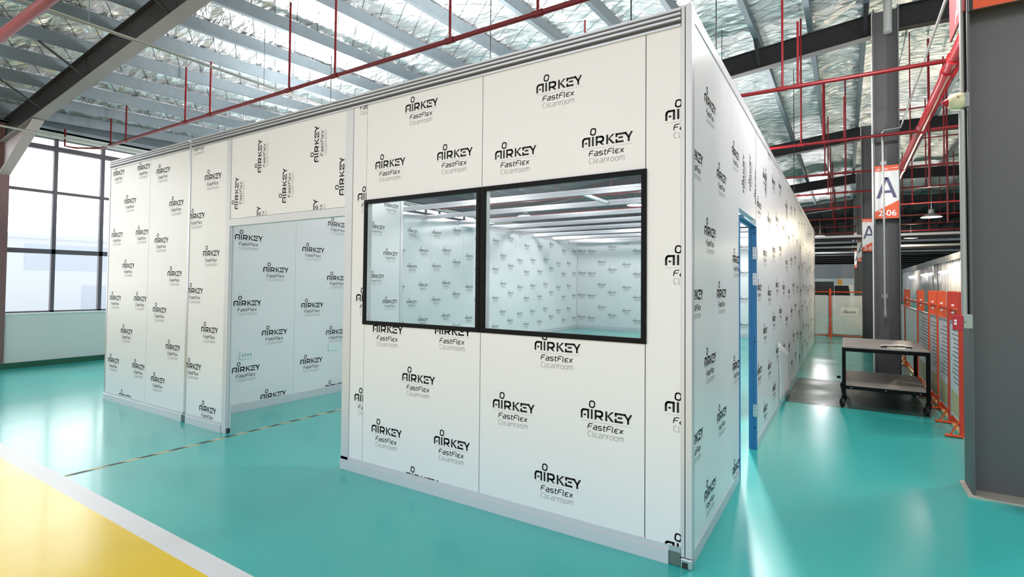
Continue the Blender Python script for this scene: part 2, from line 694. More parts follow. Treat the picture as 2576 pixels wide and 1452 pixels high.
# the long window
win = thing('window_1', None, None, (XL - .1, 4.0, .9))
win['kind'] = 'structure'
b = MB()
for z0, z1, dep in ((.9, .95, .07), (1.95, 2.03, .07), (3.02, 3.07, .05), (3.785, 3.865, .1), (3.985, 4.0, .07)):
    b.box((XL - .1 - dep / 2, WY0, z0), (XL - .1 + dep / 2, WY1, z1))
y = -2.88
while y < 14.4:
    b.box((XL - .135, y - .028, .9), (XL - .065, y + .028, 4.0))
    y += .70
b.build('window_frame', WINFRAME, win)
b = MB()
b.box((XL - .02, WY0, .9), (XL + .03, WY1, .925))
b.build('window_sill', LINE, win)
b = MB()
b.box((XL - .103, WY0, .9), (XL - .097, WY1, 4.0))
b.build('pane', GLASS, win)

# far end wall of the hall
b = MB()
b.box((XL, YB, 0), (14, YB + .2, 9))
struct(b, 'wall_back', FARDARK)
b = MB()
b.box((14, 12, 0), (14.2, YB, 8)).box((14, -6, 0), (14.2, 12, .9)).box((14, -6, 4.4), (14.2, 12, 8))  # unseen wall; open band added to send light onto the foil
struct(b, 'wall_right', FARWALL)


def zraf(x, y=7.0):
    """underside of the rafters; the front bay of the roof rises a little towards the second rafter"""
    s = .05 * (min(max(y, -4.5), 6.95) - 6.95)
    return (5.41 + .105 * (x - 1.35) if x < 1.6 else 5.43 - .02 * (x - 1.6)) + s


ZP = .36            # rafter depth
PUR = .16           # purlin depth
PX = [.95, .2, -.56, -1.41, -2.2, -3.02, -3.88, -4.68, -5.5, -6.24, -6.95, -7.73, -8.5, -9.25, -10.0, -10.7]
PXR = [2.6, 3.5, 4.4, 5.3, 6.2, 7.1, 8.0, 9.0, 10.5, 12.0]
YC0, YC1 = -4.2, YB


def roof(name, xs, ys, sag_nodes):
    nx, ny = len(xs), len(ys)
    X, Y = np.meshgrid(xs, ys, indexing='ij')
    Z = np.zeros_like(X)
    nodes = sorted(sag_nodes)
    for i, x in enumerate(xs):
        # the foil sags up between purlins and is pinched where it is clamped on them
        lo = max([n for n in nodes if n <= x], default=x - .4)
        hi = min([n for n in nodes if n > x], default=x + .4)
        tt = (x - lo) / max(hi - lo, 1e-3)
        belly = math.sin(PI * tt) ** .8
        for j, yv in enumerate(ys):
            z = zraf(x, yv) + ZP + PUR + .012
            n1 = noise.noise(Vector((x * 1.1, yv * .55, 3.1)))
            n2 = noise.noise(Vector((x * 3.2 + yv * .8, yv * 2.2, 8.4)))
            n3 = noise.noise(Vector((x * 6.0, yv * 5.0, 1.4)))
            Z[i, j] = z + belly * (.045 + .05 * n1 + .035 * n2 + .012 * n3) + .006 * n3 + .006
    v = np.stack([X, Y, Z], -1).reshape(-1, 3)
    i = np.arange((nx - 1) * ny).reshape(nx - 1, ny)[:, :-1].ravel()
    f = np.stack([i, i + 1, i + ny + 1, i + ny], -1)
    me = bpy.data.meshes.new(name)
    me.from_pydata(v.tolist(), [], f.tolist())
    me.materials.append(FOIL)
    me.polygons.foreach_set('use_smooth', [True] * len(f))
    me.update()
    ob = bpy.data.objects.new(name, me)
    COL.objects.link(ob)
    ob['kind'] = 'structure'
    # roof sheeting above the foil keeps the sky out
    return ob


ys = list(np.arange(YC0, 9.0, .075)) + list(np.arange(9.0, 22.0, .16)) + list(np.arange(22, YB + .4, .4))
roof('ceiling', np.arange(XL, 1.7, .06), ys, PX + [-11.1, 1.55])
ys2 = list(np.arange(2.0, 16.0, .14)) + list(np.arange(16, YB + .4, .4))
roof('ceiling', np.arange(1.64, 14.2, .12), ys2, PXR + [1.64, 14.2])
b = MB()
b.extrude([(XL - .2, zraf(XL) + .9), (1.6, zraf(1.59) + .9), (14.2, zraf(14.2) + .9), (14.2, zraf(14.2) + 1.0), (1.6, zraf(1.59) + 1.0), (XL - .2, zraf(XL) + 1.0)],
          lambda p, q: (p, YC0, q), lambda p, q: (p, YB, q))
struct(b, 'ceiling_sheet', GALV)
b = MB()
b.box((XL - .2, YC0, 4.7), (XL, YB, zraf(XL) + .9))
struct(b, 'wall_left_gable', PAINTWHITE)

# eave strut closing the roof against the window wall
b = MB()
b.hexa([(XL, YC0, 4.1), (XL + .16, YC0, 4.1), (XL + .16, YB, 4.1), (XL, YB, 4.1), (XL, YC0, 4.9), (XL + .16, YC0, zraf(XL, YC0) + ZP + PUR), (XL + .16, YB, 4.9), (XL, YB, 4.9)])
struct(b, 'trim_1', GALV)

# purlins (C sections lying on the rafters)
for k, x in enumerate(sorted(PX)):
    z = zraf(x) + ZP
    b = MB()
    s = .108
    prof = [(0, 0), (.075, .075 * s), (.075, .018), (.07, .018), (.07, .012), (.006, .006), (.006, PUR - .006), (.075, PUR - .0), (.075, PUR + .006), (0, PUR)]
    # open side faces away from the window wall
    pr = [(-p[0] + .075, p[1]) for p in prof][::-1]
    for ya, yb in ((YC0 + .05, 6.95), (6.95, YB - .1)):
        za, zb = zraf(x, ya) + ZP, zraf(x, yb) + ZP
        b.extrude(pr, lambda p, q: (x + p, ya, za + q), lambda p, q: (x + p, yb, zb + q))
    lab = ('galvanised steel roof purlin nearest the window wall' if k == 0 else
           'galvanised steel roof purlin, %s one counting from the window wall' % ordinal(k))
    tag(b.build('roof_purlin', GALV), lab, 'purlin', 'purlins under the foil roof')
for k, x in enumerate(PXR[:6]):
    z = zraf(x) + ZP
    b = MB()
    for ya, yb in ((2.1, 6.95), (6.95, YB - .1)):
        b.bar((x + .035, ya, zraf(x, ya) + ZP + .01), (x + .035, yb, zraf(x, yb) + ZP + .01), .07, .02)
        b.bar((x + .067, ya, zraf(x, ya) + ZP + .11), (x + .067, yb, zraf(x, yb) + ZP + .11), .006, .18)
    tag(b.build('roof_purlin', GALV), 'grey roof purlin beyond the column row, %s one to the right of the columns' % ordinal(k), 'purlin', 'purlins under the foil roof')

# rafters
RY = [-.085, 6.95, 13.75, 20.55, 27.35, 34.15]
FLANGE = mat('rafter_flange_paint', (122, 117, 118), 0.55)
RAFLAB = ['dark steel roof rafter crossing the top left corner down to the window wall',
          'dark steel roof rafter meeting the grey column with the large letter sign',
          'dark steel roof rafter, second one deep behind the large letter sign',
          'dark steel roof rafter, third one deep behind the large letter sign',
          'dark steel roof rafter, fourth one deep behind the large letter sign',
          'dark steel roof rafter, last one before the far end wall']
for k, yy in enumerate(RY):
    t = thing('steel_rafter', RAFLAB[k], 'rafter', (-5, yy, zraf(-5, yy)), 'steel rafters')
    x0, x1 = XL + .02, 1.06
    if k == 0:
        x0 = XL + .05
    b = MB()
    for (za, zb, hw) in ((0, .014, .075),):
        b.hexa([(x0, yy - hw, zraf(x0, yy) + za), (x1, yy - hw, zraf(x1, yy) + za), (x1, yy + hw, zraf(x1, yy) + za), (x0, yy + hw, zraf(x0, yy) + za),
                (x0, yy - hw, zraf(x0, yy) + zb), (x1, yy - hw, zraf(x1, yy) + zb), (x1, yy + hw, zraf(x1, yy) + zb), (x0, yy + hw, zraf(x0, yy) + zb)])
    b.build('flange', FLANGE, t)
    b = MB()
    b.hexa([(x0, yy - .006, zraf(x0, yy) + .014), (x1, yy - .006, zraf(x1, yy) + .014), (x1, yy + .006, zraf(x1, yy) + .014), (x0, yy + .006, zraf(x0, yy) + .014),
            (x0, yy - .006, zraf(x0, yy) + ZP - .014), (x1, yy - .006, zraf(x1, yy) + ZP - .014), (x1, yy + .006, zraf(x1, yy) + ZP - .014), (x0, yy + .006, zraf(x0, yy) + ZP - .014)])
    for hw, za, zb in ((.06, ZP - .014, ZP - .002),):
        b.hexa([(x0, yy - hw, zraf(x0, yy) + za), (x1, yy - hw, zraf(x1, yy) + za), (x1, yy + hw, zraf(x1, yy) + za), (x0, yy + hw, zraf(x0, yy) + za),
                (x0, yy - hw, zraf(x0, yy) + zb), (x1, yy - hw, zraf(x1, yy) + zb), (x1, yy + hw, zraf(x1, yy) + zb), (x0, yy + hw, zraf(x0, yy) + zb)])
    b.build('web', STEEL_DK, t)
    if k in (0, 1):
        for xb in ((-5.5, -7.73, -9.25) if k == 0 else (-.56, .95)):
            b = MB()
            b.bar((xb + .03, yy - .012, zraf(xb, yy) + .03), (xb + .03, yy - .62, zraf(xb, yy) + ZP + .03), .05, .008)
            b.build('fly_brace', STEEL_DK, t)
    if k > 0:
        b = MB()
        xa, xb = 1.41, 13.9
        for (za, zb, hw) in ((0, .014, .075), (.014, ZP - .014, .006), (ZP - .014, ZP - .002, .06)):
            b.hexa([(xa, yy - hw, zraf(1.7, yy) + za), (xb, yy - hw, zraf(xb, yy) + za), (xb, yy + hw, zraf(xb, yy) + za), (xa, yy + hw, zraf(1.7, yy) + za),
                    (xa, yy - hw, zraf(1.7, yy) + zb), (xb, yy - hw, zraf(xb, yy) + zb), (xb, yy + hw, zraf(xb, yy) + zb), (xa, yy + hw, zraf(1.7, yy) + zb)])
        b.build('right_span', STEEL_DK, t)


def i_column(label, x0, x1, yc, ztop, hw=.15, fl=.016, group='steel columns', m=COLGREY):
    t = thing('steel_column', label, 'column', ((x0 + x1) / 2, yc, 0), group)
    b = MB()
    b.box((x0, yc - hw, 0), (x0 + fl, yc + hw, ztop))
    b.build('flange', m, t, bevel=.003)
    b = MB()
    b.box((x1 - fl, yc - hw, 0), (x1, yc + hw, ztop))
    b.build('flange', m, t, bevel=.003)
    b = MB()
    b.box((x0 + fl, yc - .008, 0), (x1 - fl, yc + .008, ztop))
    b.build('web', m, t)
    b = MB()
    b.box((x0 - .03, yc - hw - .03, 0), (x1 + .03, yc + hw + .03, .012))
    b.build('base_grout', CURB, t)
    return t


i_column('large dark grey steel column filling the right edge, carrying the alarm horn and red call point', 1.455, 2.02, 2.25, zraf(1.6, 2.25), .15)
i_column('grey steel column behind the cart carrying the complete letter sign', 1.075, 1.395, 6.93, zraf(1.2) + .36, .15)
i_column('grey steel column whose letter sign is half hidden, second behind the cart', 1.075, 1.395, 13.75, zraf(1.2) + .36, .15)
i_column('grey steel column far back with only a sliver of its sign showing', 1.075, 1.395, 20.55, zraf(1.2) + .36, .15)
i_column('small grey steel column farthest back along the column row', 1.075, 1.395, 27.35, zraf(1.2) + .36, .15)

# left wall column; its haunch carries the first rafter
YL = -.085
t = thing('steel_column', 'left edge steel column reddened by light bleed, with a haunch before the big window', 'column', (XL + .01, YL, 0), 'steel columns')
b = MB()
b.box((XL + .005, YL - .07, .1), (XL + .035, YL + .07, zraf(XL, YL) + ZP))
b.build('shaft', PINKBLEED, t)
HAUNCHGLARE = mat('haunch_glare_tint', (168, 156, 158), 0.55)  # paler tone: window glare on the haunch put into its colour
b = MB()
xa, xb = XL + .036, -9.55
za, zb = 3.24, zraf(xb, YL) - .004
zt = zraf(xa, YL) - .004
b.hexa([(xa, YL - .006, za), (xb, YL - .006, zb - .01), (xb, YL + .006, zb - .01), (xa, YL + .006, za),
        (xa, YL - .006, zt), (xb, YL - .006, zb), (xb, YL + .006, zb), (xa, YL + .006, zt)])
b.hexa([(xa, YL - .07, za - .015), (xb, YL - .07, zb - .02), (xb, YL + .07, zb - .02), (xa, YL + .07, za - .015),
        (xa, YL - .07, za), (xb, YL - .07, zb - .008), (xb, YL + .07, zb - .008), (xa, YL + .07, za)])
b.build('haunch', HAUNCHGLARE, t)

# ------------------------------------------------------------------ the clean room booth
BH = 3.0
BX, BD = -7.216, 13.75
TH = .05
booth = thing('cleanroom_booth', 'large white modular clean room booth printed all over with black logos, with window and doorways', 'clean room booth', (0, 0, 0))
fr = lambda u, v: (u, -.0012, v)
ZB, ZT = .10, 2.90
# front panels: (x0, x1, z0, z1, lattice u0, v0, dv, rotated)
front = [(-7.185, -6.125, [(-7.12, 2.806), (-7.12, 2.03), (-7.12, 1.245), (-7.12, .471), (-6.785, 2.428), (-6.785, 1.64), (-6.785, .848), (-6.785, .065),
                           (-6.455, 2.804), (-6.455, 2.032), (-6.455, 1.249), (-6.455, .457)]),
         (-6.12, -5.24, [(-5.978, 2.712), (-5.978, 1.92), (-5.978, 1.134), (-5.978, .352), (-5.66, 2.317), (-5.66, 1.542), (-5.66, .737), (-5.66, -.05)]),
         (-5.20, -4.505, [(-4.925, 2.534), (-4.925, 1.748), (-4.925, .967), (-4.925, .163), (-5.225, 2.149), (-5.225, 1.361), (-5.225, .572), (-5.22, 2.93)]),
         (-2.655, -2.502, [(-2.597, 2.146), (-2.597, 1.342), (-2.597, .555), (-2.63, 2.935)])]
for x0, x1, lg in front:
    b = MB()
    b.box((x0, 0, ZB), (x1, TH, ZT))
    for u, v in lg:
        put_logo(b, fr, u, v, (x0, ZB, x1, ZT))
    b.build('wall_panel', PANEL, booth)
for x0, x1, u0, v0 in ((-2.498, -1.378, -2.402, .342), (-1.373, -.25, -1.27, .70)):
    b = MB()
    b.box((x0, 0, ZB), (x1, TH, 1.168)).box((x0, 0, 2.134), (x1, TH, ZT))
    for clip in ((x0, ZB, x1, 1.168), (x0, 2.134, x1, ZT)):
        if x0 < -2:
            lat = [(-2.402, 2.377), (-2.09, 2.77), (-1.773, 2.371), (-2.402, 1.109), (-1.774, 1.13), (-2.084, .768), (-2.398, .342), (-1.769, .357), (-2.04, .05)]
        else:
            lat = [(-1.27, 2.316), (-.957, 2.701), (-.638, 2.312), (-.955, 1.079), (-1.268, .678), (-.636, .703), (-.948, .277)]
        for u, v in lat:
            put_logo(b, fr, u, v, clip)
    b.build('wall_panel', PANEL, booth)
b = MB()
b.box((-.245, 0, ZB), (-.052, TH, ZT))
for v in (2.394, 1.599, .808, .062):
    put_logo(b, fr, -.138, v, (-.245, ZB - .03, -.052, ZT))
b.build('wall_panel', PANEL, booth)
# lintel above the opening, film turned on its side
b = MB()
b.box((-4.428, 0, 2.108), (-2.748, TH, ZT))
for u, v in ((-4.30, 2.196), (-3.925, 2.516), (-3.535, 2.2), (-3.095, 2.517), (-2.765, 2.205), (-3.095, 1.885), (-3.925, 1.885)):
    put_logo(b, fr, u, v, (-4.428, 2.108, -2.748, ZT), rot=True)
b.build('wall_panel', PANEL, booth)
# thin dark joint strips behind panel seams
for x in (-6.1225, -2.5, -1.3755, -.2475):
    b = MB()
    b.box((x - .006, .004, ZB), (x + .006, TH - .004, ZT))
    b.build('joint_strip', DARKPLUG, booth)


def post(x0, x1, y0, y1, z0=0.0, z1=BH, m=WHITEALU, name='post'):
    b = MB()
    b.box((x0, y0, z0), (x1, y1, z1))
    return b.build(name, m, booth, bevel=.002)


post(BX, -7.188, -.004, TH, .0, BH - .0, ALU)
post(-5.238, -5.202, -.006, TH, .085, 2.94, ALU)
p = post(-4.503, -4.432, -.006, TH, .0, ZT)
b = MB()
b.box((-4.4325, .006, .05), (-4.4255, .019, ZT - .8)).box((-4.4325, .031, .05), (-4.4255, .044, ZT - .8))
b.build('jamb_lip', WHITEALU, p)
b = MB()
b.box((-4.4325, .008, .004), (-4.424, .042, .048))
b.build('end_plug', DARKPLUG, p)
post(-2.744, -2.658, -.006, TH, .075, ZT)
b = MB()
b.box((-4.432, -.005, 2.035), (-2.744, TH, 2.105))
b.build('lintel_rail', WHITEALU, booth, bevel=.002)
# corner post with its two vertical grooves
b = MB()
b.extrude([(-.05, -.006), (-.032, -.006), (-.032, .002), (-.027, .002), (-.027, -.006), (.004, -.006), (.006, -.004), (.006, .036), (-.002, .036), (-.002, .041), (.006, .041), (.006, .052), (-.05, .052)],
          lambda p, q: (p, q, .055), lambda p, q: (p, q, BH + .012))
cp = b.build('corner_post', WHITEALU, booth)
b = MB()
b.box((-.033, -.002, .06), (-.026, .003, BH))  # thin dark strip painting the shade of the slot
b.build('post_groove_shade', GROOVESHADE, cp)
b = MB()
b.box((-.05, -.016, 0), (.01, .04, .052))
ft = b.build('corner_foot', ALU, booth, bevel=.006)
b = MB()
b.box((-.042, -.018, .004), (-.012, -.014, .034))
b.build('foot_plug', DARKPLUG, ft)

# top rail: ribbed aluminium profile
prof = [(-.012, 2.90), (-.012, 2.912), (-.004, 2.917), (-.004, 2.93), (-.016, 2.935), (-.016, 2.947), (-.006, 2.951), (-.006, 2.958), (-.016, 2.962),
        (-.016, 2.974), (-.006, 2.978), (-.006, 2.983), (-.016, 2.987), (-.016, 3.0), (.05, 3.0), (.05, 2.90)]
for xa, xb in ((BX + .01, -5.24), (-5.20, -.052)):
    b = MB()
    b.extrude(prof, lambda p, q: (xa, p, q), lambda p, q: (xb, p, q))
    tr = b.build('top_rail', ALU, booth)
    for za, zb in ((2.916, 2.931), (2.9505, 2.9585), (2.9775, 2.9835)):
        b = MB()
        b.box((xa, -.0068, za), (xb, -.003, zb))  # dark strips painted in as the shade between the ribs
        b.build('rail_groove_shade', GROOVESHADE, tr)
# bottom rails
for xa, xb in ((BX + .01, -5.262), (-5.18, -4.504), (-2.742, -.115)):
    b = MB()
    b.extrude([(-.014, .0), (-.014, .07), (-.006, .074), (-.006, .098), (0, .1), (TH, .1), (TH, 0)], lambda p, q: (xa, p, q), lambda p, q: (xb, p, q))
    b.build('bottom_rail', WHITEALU, booth)
for xa, xb in ((-5.262, -5.18), (-.115, -.052)):
    b = MB()
    b.box((xa, -.008, .004), (xb, TH, .072))
    b.build('rail_plug', OLIVE, booth)
    b = MB()
    b.box((xa, -.006, .072), (xb, TH, .1))
    b.build('rail_cap', ALU, booth)

# windows: two black framed lights
for xa, xb in ((-2.512, -1.385), (-1.368, -.240)):
    b = MB()
    z0, z1, w = 1.163, 2.142, .030
    b.box((xa, -.012, z0), (xb, .004, z0 + w)).box((xa, -.012, z1 - w), (xb, .004, z1))
    b.box((xa, -.012, z0 + w), (xa + w, .004, z1 - w)).box((xb - w, -.012, z0 + w), (xb, .004, z1 - w))
    wf = b.build('window', FRAME, booth, bevel=.002)
    b = MB()
    b.box((xa + w - .004, -.004, z0 + w - .004), (xb - w + .004, .001, z1 - w + .004))
    b.build('pane', GLASS, wf)
    for p_, q_ in (((xa + .012, .004, z0 + .012), (xa + w - .004, TH, z1 - .012)), ((xb - w + .004, .004, z0 + .012), (xb - .012, TH, z1 - .012))):
        b = MB()
        b.box(p_, q_)
        b.build('inner_reveal', WHITEALU, wf)
    for p_, q_ in (((xa + w - .004, .004, z0 + .012), (xb - w + .004, TH, z0 + w - .004)), ((xa + w - .004, .004, z1 - w + .004), (xb - w + .004, TH, z1 - .012))):
        b = MB()
        b.box(p_, q_)
        b.build('inner_frame', FRAME, wf)
b = MB()
b.box((-1.386, -.008, 1.163), (-1.367, TH, 2.142))
b.build('window_mullion', FRAME, booth)

# side wall along x = 0
sd = lambda u, v: (.0012, u, v)
b = MB()
b.box((-TH, .055, .075), (0, 1.15, 2.93))
cl = (.055, .075, 1.15, 2.93)
for u, v in ((.316, 2.575), (.075, 2.183), (.668, 2.19), (.316, 1.789), (.076, 1.412), (.665, 1.412), (.315, 1.015), (.077, .628), (.67, .614), (.314, .239)):
    put_logo(b, sd, u - (.12 if u < .1 else 0), v, cl)
b.build('wall_panel', PANEL, booth)
b = MB()
b.box((-TH, 1.153, .075), (0, 1.50, 2.93))
for u, v in ((1.205, 2.461), (1.225, 1.663), (1.22, .869), (1.213, .115)):
    put_logo(b, sd, u, v, (1.153, .075, 1.50, 2.93))
b.build('wall_panel', PANEL, booth)
b = MB()
b.box((-TH, 1.503, 2.10), (0, 2.41, 2.93))
for u, v in ((1.75, 2.25), (2.1, 2.32), (2.42, 2.25)):
    put_logo(b, sd, u, v, (1.503, 2.10, 2.41, 2.93), rot=True)
b.build('wall_panel', PANEL, booth)
y = 2.45
k = 0
while y < BD - .3:
    y1 = min(y + 1.18, BD - .03)
    b = MB()
    b.box((-TH, y, .075), (0, y1 - .004, 2.93))
    for c, (dy, dz) in enumerate(((.08, .30), (.42, .69), (.80, .36)) if k % 2 else ((.04, .66), (.46, .22), (.83, .60))):
        for j in range(-1, 4):
            if y + dy + .31 < y1:
                put_logo(b, sd, y + dy, dz + .79 * j, (y, .075, y1 - .004, 2.93), .31)
    nin = lambda u, v: (-TH - .0012, -u, v)
    for c, (dy, dz) in enumerate(((.10, .62), (.47, .30), (.83, .66))):
        for j in range(-1, 4):
            if y + dy + .31 < y1:
                put_logo(b, nin, -(y + dy + .31), dz + .76 * j, (-y1, .1, -y, 2.9), .31)
    if k in (0, 2):
        put_logo(b, sd, y + .72, 2.42, (y, .075, y1 - .004, 2.93), .31, rot=True)
    b.build('wall_panel', PANEL, booth)
    y = y1
    k += 1
b = MB()
b.box((-TH - .004, .05, 2.93), (.006, BD, BH))
b.build('top_rail', WHITEALU, booth, bevel=.003)
for ya, yb in ((.055, 1.503), (2.41, BD)):
    b = MB()
    b.box((-TH - .004, ya, 0), (.004, yb, .075))
    b.build('bottom_rail', WHITEALU, booth, bevel=.002)
# loose corner of protective film hanging off the side wall
b = MB()


def flap(a, c):
    yy = 4.35 + 1.3 * a
    zz = .05 + .75 * c * (1 - .35 * a)
    return (.006 + .03 * math.sin(a * PI) * (1 - c) * (1 + .4 * math.sin(11 * a)) + .004 * math.sin(9 * a + 4 * c), yy, zz)


b.grid(flap, 14, 8)
lf = b.build('loose_film', WHITE, booth, smooth=True)
md = lf.modifiers.new('thick', 'SOLIDIFY')
md.thickness = .003
# blue door frame
b = MB()
b.box((-TH - .012, 1.496, 0), (.008, 1.507, 2.045)).box((-TH - .012, 2.40, 0), (.008, 2.412, 2.045)).box((-TH - .012, 1.507, 2.034), (.008, 2.40, 2.047))
b.box((-.03, 2.39, 0), (-.02, 2.40, 2.034)).box((-.03, 1.507, 2.022), (-.02, 2.40, 2.034))
df = b.build('door_frame', BLUE, booth, bevel=.001)
df['label'] = 'blue door frame'
for z in (1.74, 1.50, .30):
    b = MB()
    b.box((-.024, 2.388, z), (.006, 2.4, z + .11)).tube([(.012, 2.394, z - .005), (.012, 2.394, z + .115)], .008, 8)
    h = b.build('hinge', ALU, df)
    for dz in (.02, .055, .09):
        b = MB()
        b.lathe([(.004, 0), (.004, .002)], (-.012, 2.388, z + dz), (0, -1, 0), 8)
        b.build('screw', DARKPLUG, h)
for z in (1.98, .98, .2):
    b = MB()
    b.lathe([(.007, 0), (.007, .002)], (-.01, 2.399, z), (0, -1, 0), 8)
    b.build('fixing_hole', DARKPLUG, df)

# interior partition, far wall, back wall, printed film on the faces turned to the room
inn = lambda x: (lambda u, v: (x + .0012, u, v))
seams = [.06, 1.245, 2.43, 3.08]
for k in range(3):
    b = MB()
    y0, y1 = seams[k], seams[k + 1] - .003
    b.box((-5.2, y0, .10), (-5.15, y1, ZT))
    cl = (y0, .1, y1, ZT)
    if k == 0:
        for j in range(-1, 4):
            put_logo(b, inn(-5.15), .46, .455 + .757 * j, cl, .335)
            put_logo(b, inn(-5.15), .81, .093 + .757 * j, cl, .335)
            put_logo(b, inn(-5.15), .12, .093 + .757 * j, cl, .335)
    elif k == 1:
        for j in range(-1, 4):
            put_logo(b, inn(-5.15), 1.338, .443 + .72 * j, cl, .335)
            put_logo(b, inn(-5.15), 1.723, .06 + .73 * j, cl, .335)
            put_logo(b, inn(-5.15), 2.09, .443 + .72 * j, cl, .335)
    else:
        for j in range(-1, 4):
            put_logo(b, inn(-5.15), 2.45, .10 + .73 * j, cl, .30)
            put_logo(b, inn(-5.15), 2.73, .45 + .73 * j, cl, .30)
    b.build('partition_panel', PANEL, booth)
b = MB()
b.box((-5.205, .06, 0), (-5.14, 3.08, .1))
b.build('partition_base', WHITEALU, booth, bevel=.002)
post(-5.205, -5.145, 3.08, 3.135, 0, 2.95)
y, k = .06, 0
while y < BD - .1:
    y1 = min(y + 1.2, BD - .05)
    b = MB()
    b.box((BX, y, .1), (-7.15, y1 - .004, ZT))
    for c, (dy, dz) in enumerate(((.06, .33), (.42, .71), (.80, .45)) if k % 2 else ((.10, .62), (.47, .30), (.83, .66))):
        for j in range(-1, 4):
            if y + dy + .31 < y1:
                put_logo(b, inn(-7.15), y + dy, dz + .76 * j, (y, .1, y1 - .004, ZT), .31)
    b.build('wall_panel', PANEL, booth)
    y = y1
    k += 1
b = MB()
b.box((BX - .006, .06, 0), (-7.14, BD, .1))
b.build('bottom_rail', WHITEALU, booth, bevel=.002)
b = MB()
b.box((BX - .006, .06, ZT), (-7.14, BD, BH))
b.build('top_rail', ALU, booth, bevel=.002)
bk = lambda u, v: (u, BD - .0512, v)
x, k = -7.14, 0
while x < -.2:
    x1 = min(x + (1.2 if k else .32), -.03)
    b = MB()
    b.box((x, BD - .05, .1), (x1 - .004, BD, ZT))
    for c, (dy, dz) in enumerate(((.02, .35),) if k == 0 else (((.06, .33), (.43, .71), (.80, .45)) if k % 2 else ((.10, .62), (.47, .30), (.83, .66)))):
        for j in range(-1, 4):
            if x + dy + (.29 if k else .1) < x1:
                put_logo(b, bk, x + dy, dz + .76 * j, (x, .1, x1 - .004, ZT), .31)
    b.build('wall_panel', PANEL, booth)
    x = x1
    k += 1
b = MB()
b.box((BX, BD - .055, 0), (0, BD + .004, .1))
b.build('bottom_rail', WHITEALU, booth, bevel=.002)
b = MB()
b.box((BX, BD - .055, ZT), (0, BD + .004, BH))
b.build('top_rail', ALU, booth, bevel=.002)
# ceiling beams of the booth (no ceiling yet)
for k in range(11):
    yy = 1.15 + 1.19 * k
    b = MB()
    b.extrude([(-.03, 2.91), (.03, 2.91), (.03, 2.99), (.036, 2.99), (.036, 3.0), (-.036, 3.0), (-.036, 2.99), (-.03, 2.99), (-.03, 2.965), (-.024, 2.96), (-.024, 2.94), (-.03, 2.935)],
              lambda p, q: (-7.14, yy + p, q), lambda p, q: (-.056, yy + p, q))
    b.build('ceiling_beam', ALU, booth)
for k, (xx, ya, yb) in enumerate(((-4.6, 2.37, 3.5), (-2.9, 4.75, 5.88))):
    b = MB()
    b.box((xx, ya, 2.93), (xx + .05, yb, 2.98))
    b.build('beam_link', ALU, booth)

# wall sockets on the partition
for (ya, yb, za, zb, lab) in ((.545, .70, .60, .69, 'white wall socket with several outlets on the partition seen through the open doorway'),
                              (1.76, 1.93, .575, .67, 'blank white wall box on the partition near the right side of the doorway')):
    t = thing('wall_socket', lab, 'wall socket', (-5.15, (ya + yb) / 2, za))
    b = MB()
    b.box((-5.15, ya, za), (-5.138, yb, zb))
    b.build('face_plate', SOCKET, t, bevel=.003)
    if ya < 1:
        for dy in (.03, .062, .094, .126):
            b = MB()
            b.box((-5.138, ya + dy - .008, za + .03), (-5.1365, ya + dy + .008, za + .06))
            b.build('outlet', PALEGREY, t)

# ------------------------------------------------------------------ sprinkler pipes, cables
PZ = 3.85


def branch(y, x0, x1, risers, label, z=PZ, r=.024, m=RED):
    t = thing('sprinkler_pipe', label, 'pipe', ((x0 + x1) / 2, y, z), 'red sprinkler pipes')
    b = MB()
    b.tube([(x0, y, z), (x1, y, z)], r, 12)
    b.build('pipe_run', m, t, smooth=True)
    for x, top in risers:
        zt = zraf(x, y) + ZP + PUR - .02 if top is None else top
        b = MB()
        b.tube([(x, y, z), (x, y, zt)], r * .55, 8)
        b.build('riser', m, t, smooth=True)
        b = MB()
        b.tube([(x - .05, y, z), (x + .05, y, z)], r * 1.28, 12)
        b.build('pipe_tee', m, t, smooth=True)
    return t


t = branch(1.05, -10.55, 1.583, [(-10.13, None), (-9.54, None), (-7.58, None), (-6.89, None), (-5.07, None), (-4.22, None), (-2.535, None), (-1.554, None), (.3, None)],
           'long red sprinkler pipe sloping across above the front of the white booth')
b = MB()
b.tube([(-10.55, 1.05, PZ), (-10.75, .75, PZ - .03), (-10.8, .62, PZ - .02), (-10.8, .62, PZ + .28)], .016, 8)
b.build('pipe_end', RED, t, smooth=True)
blabs = ['red sprinkler pipe from the booth corner to the red main, nearest one on the right',
         'red sprinkler pipe crossing the big sign column, second one on the right',
         'red sprinkler pipe level with the complete letter sign, third one on the right',
         'red sprinkler pipe behind the letter sign, fourth one on the right',
         'red sprinkler pipe deep behind the sign column, fifth one on the right',
         'red sprinkler pipe deep behind the sign column, sixth one on the right',
         'red sprinkler pipe deep behind the sign column, seventh one on the right',
         'faint red sprinkler pipe farthest back behind the columns']
for k, yy in enumerate((4.09, 6.55, 9.9, 12.55, 15.5, 18.4, 21.3, 24.2)):
    rs = [(-6.0, None), (-4.4, None), (-2.5, None)]
    rs += [(.076, None), (.238, 4.62)] if k == 0 else ([(.12, None), (.42, 4.7), (.7, 4.4)] if k == 1 else [(.35, None), (.72, None)])
    branch(yy, -10.5, 1.583, rs, blabs[k], 3.74 if k == 1 else PZ)
    if k:
        branch(yy, 1.737, 6.5, [(2.3, None), (3.6, None)],
               'red sprinkler pipe in the right bay, %s one back between sign column and large column' % ordinal(k - 1), 3.74 if k == 1 else PZ)
